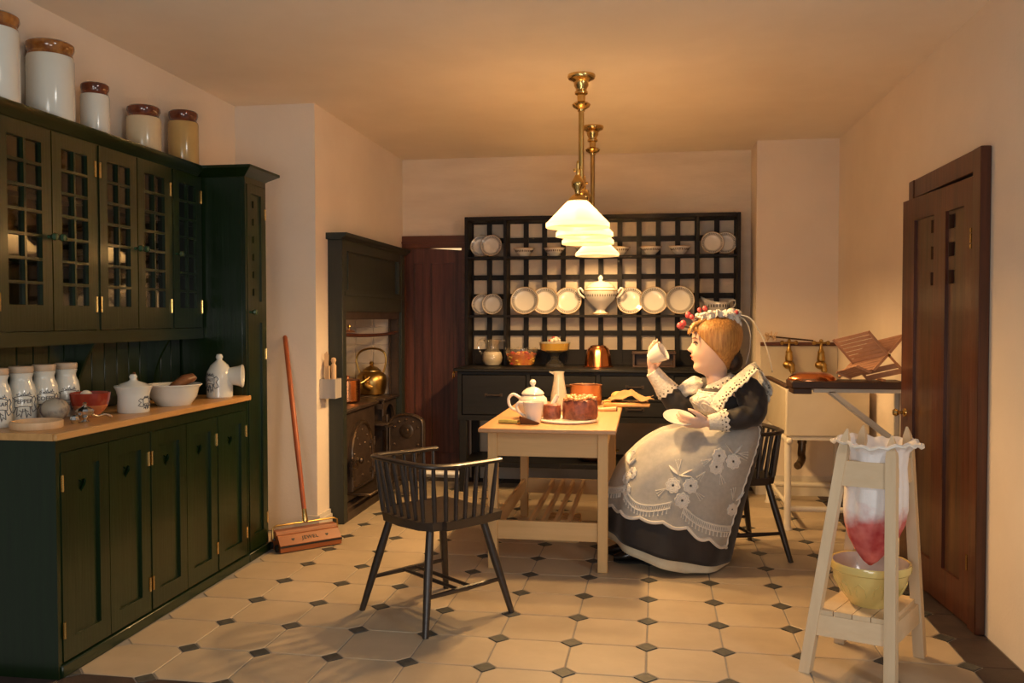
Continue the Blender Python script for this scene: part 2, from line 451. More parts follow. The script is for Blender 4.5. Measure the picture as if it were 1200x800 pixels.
struct(box(XL - 0.1, XL, YF, YB + 0.1, 0, ZC).build('wall_left', M['wall']))
struct(MB().plate([[(-2.58, 0), (-2.05, 0), (-2.05, 1.95), (-1.50, 1.95), (-1.50, 0), (1.44, 0), (1.44, 2.70), (-2.58, 2.70)]], 'y', YB, YB + 0.1).build('wall_back', M['wall_back']))
struct(MB().plate([[(YF, 0), (4.02, 0), (4.02, 1.985), (4.90, 1.985), (4.90, 0), (YB + 0.1, 0), (YB + 0.1, ZC), (YF, ZC)]], 'x', XR, XR + 0.1).build('wall_right', M['wall']))
# chimney breasts
cb = MB()
cb.box(-2.58, -2.05, 5.25, 5.52, 0, ZC).box(-2.58, -2.05, 6.84, 7.25, 0, ZC).box(-2.58, -2.05, 5.52, 6.84, 1.45, ZC).box(-2.58, -2.54, 5.52, 6.84, 0, 1.45)
cbo = struct(cb.build('wall_left_breast', M['wall']))
struct(box(0.84, 1.44, 6.88, YB, 0, ZC).build('wall_right_breast', M['wall']))
# white tiles lining the stove recess: far cheek and back, each tile a piece
t0 = MB().box(-0.0712, 0.0712, -0.006, 0.004, -0.0712, 0.0712, bev=0.003).build('wall_tile', M['whitetile'], cbo, loc=(-2.109, 6.836, 1.06))
for a in range(4):
    for b in range(5):
        if a or b != 2: copy_part(t0, cbo, (-2.109 - 0.148 * a, 6.836, 0.764 + 0.148 * b))
for a in range(9):
    for b in range(5):
        copy_part(t0, cbo, (-2.537, 6.755 - 0.148 * a, 0.764 + 0.148 * b), (0, 0, -PI / 2))
# skirtings
def skirting(name, x0, x1, y0, y1, h):
    mb = MB()
    mb.box(x0, x1, y0, y1, 0.0, h * 0.72)
    if abs(x1 - x0) > abs(y1 - y0): mb.box(x0, x1, y0 + (y1 - y0) * 0.45, y1, h * 0.72, h)
    else: mb.box(x0, x0 + (x1 - x0) * 0.55, y0, y1, h * 0.72, h)
    return struct(mb.build(name, M['base']))
skirting('baseboard_left', -2.16, -2.05 + 0.022, 5.226, 5.248, 0.105)
skirting('baseboard_left_side', -2.05, -2.026, 5.249, 5.455, 0.105)
skirting('baseboard_back', -1.44, 0.838, 7.226, 7.249, 0.15)
skirting('baseboard_right', 0.842, 1.438, 6.855, 6.879, 0.15)
# lit passage behind the left-hand back door
struct(box(-2.4, -1.2, 7.36, 8.7, -0.04, -0.002).build('floor_passage', M['tile']))
struct(MB().box(-2.4, -1.2, 8.7, 8.75, 0, 2.4).box(-2.45, -2.4, 7.36, 8.75, 0, 2.4).box(-1.2, -1.15, 7.36, 8.75, 0, 2.4).box(-2.4, -1.2, 7.36, 8.75, 2.4, 2.45).build('wall_passage', M['hall']))
ld = bpy.data.lights.new('passage_lamp', 'POINT'); ld.energy = 40; ld.color = (1, 0.78, 0.5); ld.shadow_soft_size = 0.1
lo = bpy.data.objects.new('passage_lamp', ld); lo.location = (-1.75, 8.1, 1.2); COL.objects.link(lo)
struct(MB().box(1.75, 1.80, 3.9, 5.0, 0, 2.2).box(1.54, 1.8, 3.85, 3.9, 0, 2.2).box(1.54, 1.8, 5.0, 5.05, 0, 2.2).box(1.54, 1.8, 3.85, 5.05, 2.2, 2.25).box(1.54, 1.8, 3.85, 5.05, -0.05, -0.002).build('wall_closet', M['hall']))

# back door (left)
def back_door():
    fr = MB()
    fr.box(-2.048, -1.47, 7.215, 7.249, 1.945, 2.05, bev=0.004).box(-2.048, -1.49, 7.205, 7.249, 1.985, 2.0).box(-1.53, -1.47, 7.215, 7.249, 0, 1.945).box(-2.048, -2.02, 7.215, 7.249, 0, 1.945)
    struct(wb_free(fr, 'trim_1', M['mahogany_x']))
    d = MB()
    d.plate([[(-2.04, 0.055), (-1.515, 0.055), (-1.515, 1.924), (-1.80, 1.944), (-2.04, 1.9445)], rect(-1.95, -1.865, 0.2, 1.82), rect(-1.80, -1.60, 0.2, 1.82)], 'y', 7.232, 7.262)
    do = struct(d.build('door_1', M['redwood']))
    box(-1.96, -1.855, 7.246, 7.254, 0.19, 1.83).build('panel', M['redwood'], do)
    box(-1.81, -1.59, 7.246, 7.254, 0.19, 1.83).build('panel', M['redwood'], do)
    for x0, x1 in ((-1.95, -1.865), (-1.80, -1.60)):
        for a, b in ((x0, x0 + 0.008), (x1 - 0.008, x1)): box(a, b, 7.240, 7.2455, 0.2, 1.82).build('groove_shade', M['darkwood'], do)  # dark strips standing in for the shaded grooves beside the panels
    struct(box(-2.05, -1.5, 7.2, 7.35, 0.0, 0.022).build('trim_2', M['base']))
def wb_free(mb, name, m): return mb.build(name, m)
back_door()

# right-hand door: frame on the wall, leaf ajar
def right_door():
    fr = MB()
    fr.box(1.395, 1.439, 3.945, 4.035, 0, 2.08, bev=0.004).box(1.395, 1.439, 4.88, 4.96, 0, 2.08, bev=0.004).box(1.40, 1.439, 4.035, 4.88, 1.985, 2.08, bev=0.003)
    struct(fr.build('trim_3', M['mahogany']))
    T = TR(1.418, 4.04, 0) @ RZ(math.radians(93.4))
    do = struct(MB().plate([rect(0, 0.85, 0.012, 1.965), rect(0.09, 0.29, 0.18, 1.85), rect(0.43, 0.685, 0.18, 1.85)], 'y', -0.02, 0.02, M=None).build('door_2', M['mahogany']))
    do.matrix_basis = T
    def pnl(s0, s1, q0, q1):
        holes = [rect(q0, q1, z - 0.032, z + 0.032) for z in (1.80, 1.672, 1.545)]
        MB().plate([rect(s0, s1, 0.17, 1.86)] + holes, 'y', -0.006, 0.006).build('panel', M['walnut'], do)
    pnl(0.08, 0.30, 0.215, 0.285); pnl(0.42, 0.695, 0.435, 0.50)
    for z0, z1 in ((1.655, 1.675), (1.68, 1.72), (1.725, 1.745), (0.25, 0.32)):
        box(0.003, 0.018, 0.019, 0.024, z0, z1).build('hinge', M['brass'], do)
    k = MB(); k.lathe([(0, 0.062), (0.014, 0.06), (0.021, 0.047), (0.014, 0.034), (0.008, 0.028), (0.008, 0.012), (0.022, 0.006), (0.024, 0), (0, 0)], 16, M=TR(0.79, 0.02, 0.858) @ RX(-PI / 2))
    k.build('door_knob', M['brass'], do)
right_door()

# ------------------------------------------------------------------ green fitted dresser on the left
def hinge(x, y, z, parent, h=0.062):
    mb = MB().box(x, x + 0.003, y - 0.008, y + 0.008, z - h / 2, z + h / 2).cyl((x + 0.004, y, z - h / 2), (x + 0.004, y, z + h / 2), 0.004, n=8)
    return wb(mb, 'hinge', M['brass'], parent)
def knob(x, y, z, parent, m='knob_green', r=0.017):
    mb = MB().lathe([(0, 0), (0.008, 0), (0.007, 0.012), (r * 0.7, 0.018), (r, 0.03), (r * 0.8, 0.041), (0, 0.046)], 14, M=TR(x, y, z) @ RY(PI / 2))
    return wb(mb, 'knob', M[m], parent)
def green_base():
    t = thing('base_cupboard', 'dark green base cupboard with heart cut doors under the oak worktop', 'cupboard', (-2.38, 3.74, 0))
    wb(MB().box(-2.575, -2.20, 2.955, 4.525, 0.05, 0.90).box(-2.575, -2.172, 2.945, 2.957, 0.0, 0.90), 'carcass', M['green'], t)
    wb(box(-2.575, -2.163, 2.957, 4.53, 0.0, 0.048, bev=0.004), 'plinth', M['green_x'], t)
    wb(MB().box(-2.20, -2.176, 2.957, 4.53, 0.852, 0.90).box(-2.20, -2.176, 2.957, 2.974, 0.05, 0.852).box(-2.20, -2.176, 3.566, 3.580, 0.05, 0.852).box(-2.20, -2.176, 4.184, 4.196, 0.05, 0.852).box(-2.20, -2.176, 4.52, 4.53, 0.05, 0.852), 'face_frame', M['green'], t)
    ed = [(2.976, 3.270, 0), (3.274, 3.564, 1), (3.582, 3.882, 0), (3.886, 4.182, 1), (4.198, 4.518, 1)]
    for y0, y1, hs in ed:
        d = wb(MB().plate([rect(y0, y1, 0.055, 0.85), rect(y0 + 0.062, y1 - 0.062, 0.135, 0.785)], 'x', -2.194, -2.172), 'door', M['green'], t)
        ym = (y0 + y1) / 2
        wb(MB().plate([rect(y0 + 0.055, y1 - 0.055, 0.128, 0.792), heart(ym - 0.012, 0.708, 0.029)], 'x', -2.193, -2.184), 'panel', M['green'], d)
        yh = y1 - 0.004 if hs else y0 + 0.004
        hinge(-2.172, yh, 0.735, d); hinge(-2.172, yh, 0.175, d)
    c = MB().box(-2.575, -2.168, 2.925, 4.532, 0.903, 0.930).box(-2.168, -2.152, 2.925, 4.545, 0.903, 0.930, bev=0.004).build('worktop', M['counter'])
    tag(c, 'oak worktop running along the green dresser, set out with jars and bowls', 'worktop')
green_base()

def green_upper():
    t = thing('wall_cupboard', 'dark green wall cupboard with five small-paned glass doors', 'cupboard', (-2.5, 3.74, 1.25))
    mb = MB()
    mb.box(-2.575, -2.565, 2.945, 4.53, 1.245, 2.135).box(-2.565, -2.428, 2.945, 2.965, 1.245, 2.135).box(-2.565, -2.428, 4.515, 4.53, 1.245, 2.135)
    mb.box(-2.565, -2.428, 2.965, 4.515, 1.285, 1.303).box(-2.565, -2.428, 2.965, 4.515, 2.12, 2.135).box(-2.565, -2.45, 3.584, 3.598, 1.303, 2.12).box(-2.565, -2.45, 4.205, 4.219, 1.303, 2.12)
    mb.box(-2.565, -2.46, 2.965, 4.515, 1.58, 1.592).box(-2.565, -2.46, 2.965, 4.515, 1.86, 1.872)
    wb(mb, 'carcass', M['green'], t)
    wb(MB().box(-2.45, -2.424, 2.945, 4.53, 1.245, 1.303), 'bottom_rail', M['green_x'], t)
    cr = [(-2.578, 2.135), (-2.424, 2.135), (-2.414, 2.15), (-2.392, 2.172), (-2.388, 2.188), (-2.578, 2.188)]
    wb(MB().ext(cr, 'y', 2.93, 4.49), 'cornice', M['green_x'], t)
    for y0, y1 in ((3.58, 3.602), (4.201, 4.223)):
        wb(box(-2.45, -2.426, y0, y1, 1.303, 2.135), 'mullion', M['green'], t)
    ed = [(2.972, 3.282, 0, 1), (3.288, 3.578, 1, 0), (3.604, 3.897, 0, 1), (3.903, 4.199, 1, 0), (4.225, 4.512, 1, 0)]
    pane = None
    for y0, y1, hs, ks in ed:
        a, b = y0 + 0.052, y1 - 0.052
        z0, z1 = 1.405, 2.075
        holes = []
        for i in range(2):
            for j in range(7):
                w = (b - a) / 2; h = (z1 - z0) / 7
                holes.append(rect(a + i * w + 0.006, a + (i + 1) * w - 0.006, z0 + j * h + 0.006, z0 + (j + 1) * h - 0.006))
        d = wb(MB().plate([rect(y0, y1, 1.306, 2.13)] + holes, 'x', -2.444, -2.420), 'door', M['green'], t)
        for h in holes:
            wb(box(-2.437, -2.434, h[0][0] - 0.002, h[1][0] + 0.002, h[0][1] - 0.002, h[2][1] + 0.002), 'pane', M['pane'], d)
        yh = y1 - 0.004 if hs else y0 + 0.004
        hinge(-2.420, yh, 2.02, d, 0.07); hinge(-2.420, yh, 1.42, d, 0.07)
        knob(-2.420, (y1 - 0.022) if ks else (y0 + 0.022), 1.692, d)
    for i in range(16):
        y = 2.95 + i * 0.0985
        wb(box(-2.574, -2.562, y + 0.002, min(y + 0.0965, 4.528), 0.931, 1.245, bev=0.003), 'plank', M['green'], t)
    for y in (3.59, 4.21):
        pr = [(-2.562, 0.932), (-2.535, 0.932)] + [(-2.535 + 0.095 * (k / 8) ** 2.2, 0.96 + 0.285 * (k / 8)) for k in range(9)] + [(-2.562, 1.245)]
        wb(MB().ext(pr, 'y', y - 0.009, y + 0.009), 'bracket', M['green'], t)
green_upper()

def green_tall():
    t = thing('tall_cupboard', 'narrow dark green tall cupboard with a column of square cut-outs, beside the white chimney breast', 'cupboard', (-2.38, 4.67, 0))
    wb(MB().box(-2.575, -2.196, 4.535, 4.80, 0.05, 2.135, bev=0.003), 'carcass', M['green'], t)
    wb(box(-2.575, -2.163, 4.533, 4.815, 0.0, 0.048, bev=0.004), 'plinth', M['green_x'], t)
    wb(MB().box(-2.196, -2.176, 4.535, 4.553, 0.05, 2.135).box(-2.196, -2.176, 4.785, 4.80, 0.05, 2.135).box(-2.196, -2.176, 4.553, 4.785, 2.105, 2.135), 'face_frame', M['green'], t)
    mb = MB()
    for k, (o, z) in enumerate(((0.0, 2.135), (0.012, 2.15), (0.055, 2.172), (0.062, 2.19))):
        pass
    def ring(o, z): return [(-2.577, 4.535 - o, z), (-2.176 + o, 4.535 - o, z), (-2.176 + o, 4.80 + o, z), (-2.577, 4.80 + o, z)]
    mb.rows([ring(o, z) for o, z in ((0.0, 2.135), (0.012, 2.145), (0.055, 2.172), (0.062, 2.176), (0.062, 2.19))], cu=True, cap=True)
    wb(mb, 'cornice', M['green_x'], t, sharp=20)
    y0, y1 = 4.556, 4.782
    d = wb(MB().plate([rect(y0, y1, 0.055, 2.10), rect(y0 + 0.05, y1 - 0.05, 1.45, 2.05), rect(y0 + 0.05, y1 - 0.05, 0.14, 1.33)], 'x', -2.194, -2.172), 'door', M['green'], t)
    ym = y0 + 0.088
    wb(MB().plate([rect(y0 + 0.045, y1 - 0.045, 1.44, 2.06)] + [rect(ym - 0.017, ym + 0.017, z - 0.02, z + 0.02) for z in [1.995 - 0.0985 * k for k in range(6)]], 'x', -2.193, -2.184), 'upper_panel', M['green'], d)
    wb(box(-2.193, -2.184, y0 + 0.045, y1 - 0.045, 0.13, 1.34), 'lower_panel', M['green'], d)
    for z in (1.95, 1.15, 0.2): hinge(-2.172, y1 - 0.003, z, d)
    knob(-2.172, y0 + 0.022, 1.39, d)
green_tall()

# ------------------------------------------------------------------ stove surround and range
def stove_surround():
    t = thing('stove_surround', 'grey-green painted wooden mantel surround around the iron range', 'mantelpiece', (-2.0, 6.2, 0))
    m = M['slate_green']
    wb(MB().box(-2.049, -1.95, 5.46, 5.53, 0.0, 1.87, bev=0.003), 'post', m, t)
    wb(MB().box(-2.049, -1.95, 6.86, 6.95, 0.0, 1.87, bev=0.003), 'post', m, t)
    wb(MB().plate([rect(5.53, 6.86, 1.40, 1.87), rect(5.60, 6.76, 1.545, 1.80)], 'x', -2.0, -1.955).box(-1.958, -1.945, 5.50, 6.90, 1.505, 1.53).box(-1.957, -1.945, 6.775, 6.79, 1.545, 1.80).box(-1.957, -1.945, 5.565, 5.58, 1.545, 1.80), 'header', m, t)
    wb(box(-2.0, -1.972, 5.59, 6.77, 1.535, 1.81), 'header_panel', m, t)
    pr = [(-2.049, 1.868), (-1.942, 1.868), (-1.935, 1.88), (-1.915, 1.888), (-1.908, 1.91), (-2.049, 1.91)]
    wb(MB().ext(pr, 'y', 5.425, 6.99), 'mantel_shelf', m, t)
    wb(MB().box(-2.045, -1.97, 5.531, 6.859, 1.345, 1.399).box(-2.045, -2.03, 6.80, 6.859, 0.72, 1.345).box(-2.028, -1.975, 6.815, 6.859, 0.72, 1.345), 'inner_frame', M['iron'], t)
    r = thing('airing_rail', 'brown wooden rail across the tiled stove recess above the kettle', 'rail', (-1.985, 6.19, 1.235))
    wb(MB().tube(spline([(-1.985, 5.532, 1.245), (-1.985, 6.0, 1.231), (-1.985, 6.5, 1.229), (-1.985, 6.858, 1.243)], 5), 0.013, 10), 'pole', M['mahogany'], r)
    wb(MB().box(-1.999, -1.972, 6.825, 6.859, 1.19, 1.265), 'bracket', M['iron'], r)
    l = thing('copperware', 'small copper lid with a brass knob resting on the stove rail', 'dish', (-1.99, 5.70, 1.2575))  # a knobbed copper lid lying on the rail
    MB().lathe([(0, 0.0), (0.075, 0.0), (0.078, 0.006), (0.05, 0.016), (0.0, 0.022)], 20, sx=0.45).build('cover', M['copper_dull'], l)
    MB().lathe([(0, 0.02), (0.005, 0.02), (0.005, 0.032), (0.011, 0.038), (0.009, 0.05), (0, 0.054)], 12).build('knob', M['brass'], l)
stove_surround()

def arch_door(y0, y1, z0, zs, n=12):
    c = (y0 + y1) / 2; r = (y1 - y0) / 2
    return [(y0, z0)] + [(y1, z0)] + arc(c, zs, r, 0, PI, n)
def kitchen_range():
    t = thing('kitchen_range', 'black cast iron cooking range with arched oven doors under the mantel', 'stove', (-2.2, 6.2, 0))
    mi = M['iron']
    wb(MB().box(-2.50, -1.995, 5.545, 6.27, 0.10, 0.715, bev=0.006).box(-2.50, -2.06, 6.27, 6.46, 0.10, 0.715), 'oven_body', mi, t)
    wb(MB().plate([rect(6.46, 6.835, 0.10, 0.715), arch_door(6.54, 6.79, 0.30, 0.55)], 'x', -2.02, -1.995).box(-2.5, -2.02, 6.46, 6.49, 0.1, 0.715).box(-2.5, -2.02, 6.81, 6.835, 0.1, 0.715), 'firebox_body', mi, t)
    wb(box(-2.45, -2.2, 6.495, 6.805, 0.11, 0.70), 'firebox_lining', M['soot'], t)
    pl = [(-2.50, 0.0), (-1.952, 0.0), (-1.952, 0.055), (-1.968, 0.07), (-1.968, 0.085), (-1.985, 0.10), (-2.50, 0.10)]
    wb(MB().ext(pl, 'y', 5.54, 6.84), 'plinth', mi, t)
    for a, b in ((5.54, 6.29), (6.43, 6.845)):
        wb(box(-2.50, -1.965, a, b, 0.716, 0.742, bev=0.006), 'hob_plate', M['iron'], t)
    wb(box(-2.50, -2.03, 6.291, 6.429, 0.716, 0.738), 'hob_plate', M['iron'], t)
    for y in (5.75, 6.05, 6.62):
        wb(MB().lathe([(0, 0.0), (0.10, 0.0), (0.10, 0.004), (0.09, 0.006), (0.0, 0.006)], 24, c=(-2.19, y, 0.742)), 'hot_plate', M['iron_worn'] if False else M['iron'], t)
    # oven door
    d = wb(MB().ext(arch_door(5.67, 6.14, 0.17, 0.40), 'x', -1.994, -1.972), 'oven_door', mi, t)
    rim = [(-1.970, p[0], p[1]) for p in arch_door(5.682, 6.128, 0.182, 0.40)]
    wb(MB().tube(rim, 0.014, 8, closed=True), 'door_rim', M['iron_worn'], d)
    rv = MB()
    for y, z in ((5.73, 0.23), (6.08, 0.23), (5.73, 0.42), (6.08, 0.42), (5.80, 0.52), (6.01, 0.52), (5.905, 0.57), (5.85, 0.47), (5.96, 0.47), (5.905, 0.25), (5.78, 0.32), (6.03, 0.32)):
        rv.ball((-1.970, y, z), 0.009, n=8)
    wb(rv, 'rivets', M['iron_worn'], d)
    wb(MB().lathe([(0, 0.045), (0.018, 0.042), (0.024, 0.03), (0.016, 0.018), (0.03, 0.008), (0.03, 0)], 16, M=TR(-1.972, 5.80, 0.37) @ RY(PI / 2)), 'door_knob', M['iron_worn'], d)
    wb(MB().box(-1.972, -1.945, 5.635, 5.73, 0.33, 0.345).box(-1.972, -1.945, 5.635, 5.73, 0.365, 0.38).box(-1.965, -1.95, 5.63, 5.66, 0.28, 0.40), 'latch', M['iron_worn'], d)
    for z in (0.26, 0.46):
        wb(MB().cyl((-1.962, 6.15, z - 0.03), (-1.962, 6.15, z + 0.03), 0.012, n=10).box(-1.97, -1.958, 6.07, 6.15, z - 0.012, z + 0.012), 'hinge', M['iron_worn'], d)
    wb(MB().box(-2.06, -1.83, 5.66, 6.36, 0.150, 0.166, bev=0.004).ext([(-1.99, 0.10), (-1.99, 0.15), (-1.88, 0.15)], 'y', 5.9, 5.92), 'hearth_shelf', M['iron_worn'], t)
    wb(MB().box(-2.06, -1.90, 6.29, 6.45, 0.545, 0.565, bev=0.005).box(-1.92, -1.90, 6.29, 6.45, 0.535, 0.555), 'ash_ledge', mi, t)
    wb(MB().cyl((-1.985, 6.44, 0.60), (-1.985, 6.44, 0.715), 0.014, n=10).cyl((-2.05, 6.30, 0.1), (-2.05, 6.30, 0.70), 0.02, n=10).box(-2.02, -1.975, 6.40, 6.47, 0.66, 0.70), 'front_bars', mi, t)
    # fire door standing open
    od = MB()
    T = TR(-1.93, 6.42, 0) @ RZ(math.radians(-6))
    od.ext([(0.0, 0.12), (0.29, 0.12), (0.29, 0.56)] + [(0.145 + 0.145 * math.cos(PI * k / 10), 0.56 + 0.075 * math.sin(PI * k / 10)) for k in range(1, 10)] + [(0.0, 0.56)], 'y', -0.012, 0.012, M=T)
    o = wb(od, 'fire_door', mi, t)
    rm = [(p[0], -0.014, p[1]) for p in [(0.012, 0.13), (0.278, 0.13), (0.278, 0.555)] + [(0.145 + 0.133 * math.cos(PI * k / 10), 0.555 + 0.068 * math.sin(PI * k / 10)) for k in range(1, 10)] + [(0.012, 0.555)]]
    wb(MB().tube(rm, 0.010, 8, closed=True, M=T), 'door_rim', M['iron_worn'], o)
    rv = MB()
    for x, z in ((0.05, 0.53), (0.24, 0.53), (0.145, 0.585), (0.09, 0.57), (0.2, 0.57), (0.05, 0.40), (0.24, 0.40), (0.05, 0.2), (0.24, 0.2)): rv.ball((x, -0.014, z), 0.009, n=8, M=T)
    wb(rv, 'rivets', M['iron_worn'], o)
    wb(MB().lathe([(0.055, 0), (0.055, 0.006), (0.046, 0.01), (0.02, 0.008), (0.014, 0.018), (0, 0.02)], 20, M=T @ TR(0.15, -0.012, 0.50) @ RX(PI / 2)), 'boss', M['iron_worn'], o)
    wb(MB().box(0.215, 0.265, -0.05, -0.012, 0.335, 0.36, M=T).cyl((0.24, -0.05, 0.30), (0.24, -0.05, 0.36), 0.008, M=T), 'latch', M['iron_worn'], o)
    wb(MB().cyl((-1.945, 6.42, 0.14), (-1.945, 6.42, 0.62), 0.013, n=10).box(-1.995, -1.945, 6.405, 6.435, 0.5, 0.53).box(-1.995, -1.945, 6.405, 6.435, 0.2, 0.23), 'hinge_post', M['iron_worn'], o)
kitchen_range()

# ------------------------------------------------------------------ brass hanging lamps
def shade_mat():
    m = bpy.data.materials.new('opal_glass'); m.use_nodes = True
    nt = m.node_tree; N = nt.nodes; L = nt.links
    b = N['Principled BSDF']
    b.inputs['Base Color'].default_value = (0.75, 0.70, 0.58, 1); b.inputs['Roughness'].default_value = 0.18
    tr = N.new('ShaderNodeBsdfTranslucent'); tr.inputs[0].default_value = (1.0, 0.96, 0.88, 1)
    mx = N.new('ShaderNodeMixShader'); mx.inputs[0].default_value = SHADE_T
    L.new(b.outputs[0], mx.inputs[1]); L.new(tr.outputs[0], mx.inputs[2]); L.new(mx.outputs[0], N['Material Output'].inputs[0])
    return m
SHADE_T = 0.95
M['shade'] = shade_mat()
def shade_profile(ro, ri, t=0.004):
    o = [(ri, 0.150), (ri + 0.004, 0.146), (ro - 0.006, 0.028), (ro, 0.022), (ro, 0.0)]
    i = [(ro - t, 0.0), (ro - t, 0.02), (ro - 0.010, 0.026), (ri, 0.140)]
    return o + i
def lamp_fixture(y0, y1, y2, label, powers, x=-0.353):
    t = thing('hanging_lamp', label, 'lamp', (x, y0, 2.70), group='brass ceiling lamps over the table')
    MB().lathe([(0, 0), (0.076, 0), (0.078, -0.010), (0.072, -0.022), (0.050, -0.032), (0.042, -0.040), (0.040, -0.060), (0.031, -0.075), (0.03, -0.085), (0.037, -0.095), (0.036, -0.104), (0.023, -0.112), (0.022, -0.145), (0.04, -0.152), (0.052, -0.163), (0.045, -0.176), (0.022, -0.19), (0.02, -0.2), (0, -0.2)], 24).build('ceiling_rose', M['brass'], t)
    MB().cyl((0, 0, -0.2), (0, 0, -0.62), 0.015, n=14).build('rod', M['old_brass'], t)
    MB().lathe([(0, -0.60), (0.018, -0.60), (0.028, -0.615), (0.018, -0.632), (0.03, -0.655), (0.022, -0.68), (0.008, -0.70), (0.012, -0.715), (0, -0.725)], 18).build('hub', M['brass'], t)
    for y, pw in zip((y1 - y0, y2 - y0), powers):
        s = 1 if y > 0 else -1
        pts = spline([(0, 0, -0.645), (0, 0.35 * y, -0.64), (0, 0.72 * y, -0.54), (0, 0.93 * y, -0.52), (0, y, -0.565), (0, y, -0.60)], 6)
        MB().tube(pts, 0.008, 8).tube([(0, 0.12 * y, -0.645), (0.0, 0.4 * y, -0.60), (0, 0.62 * y, -0.575)], 0.005, 6).build('arm', M['old_brass'], t)
        hk = MB().cyl((0.0, y, -0.60), (0.0, y, -0.53), 0.007, n=8).ball((-0.014, y, -0.565), 0.010, n=8).ball((0.014, y, -0.555), 0.009, n=8)
        hk.build('tap', M['old_brass'], t)
        MB().lathe([(0, -0.59), (0.014, -0.592), (0.022, -0.608), (0.034, -0.63), (0.032, -0.65), (0.017, -0.672), (0.016, -0.69), (0.028, -0.697), (0.044, -0.712), (0.052, -0.725), (0.052, -0.738), (0.045, -0.742), (0, -0.742)], 22, c=(0, y, 0)).build('lamp_holder', M['brass'], t)
        z = 1.832 - 2.70
        MB().lathe(shade_profile(0.168, 0.043), 40, c=(0, y, z)).build('lamp_shade', M['shade'], t)
        ld = bpy.data.lights.new('bulb_light', 'POINT'); ld.energy = LAMP_POWER * pw; ld.color = LAMP_COL; ld.shadow_soft_size = 0.05
        lo = bpy.data.objects.new('bulb_light', ld); lo.location = (0, y, z + 0.065); lo.parent = t; COL.objects.link(lo)
lamp_fixture(4.874, 4.62, 5.14, 'brass two-light ceiling lamp with white cone shades, the nearer of the pair', (1.0, 1.0))
lamp_fixture(6.19, 5.67, 6.80, 'brass two-light ceiling lamp with white cone shades, the farther one towards the plate rack', (0.85, 0.35), -0.368)

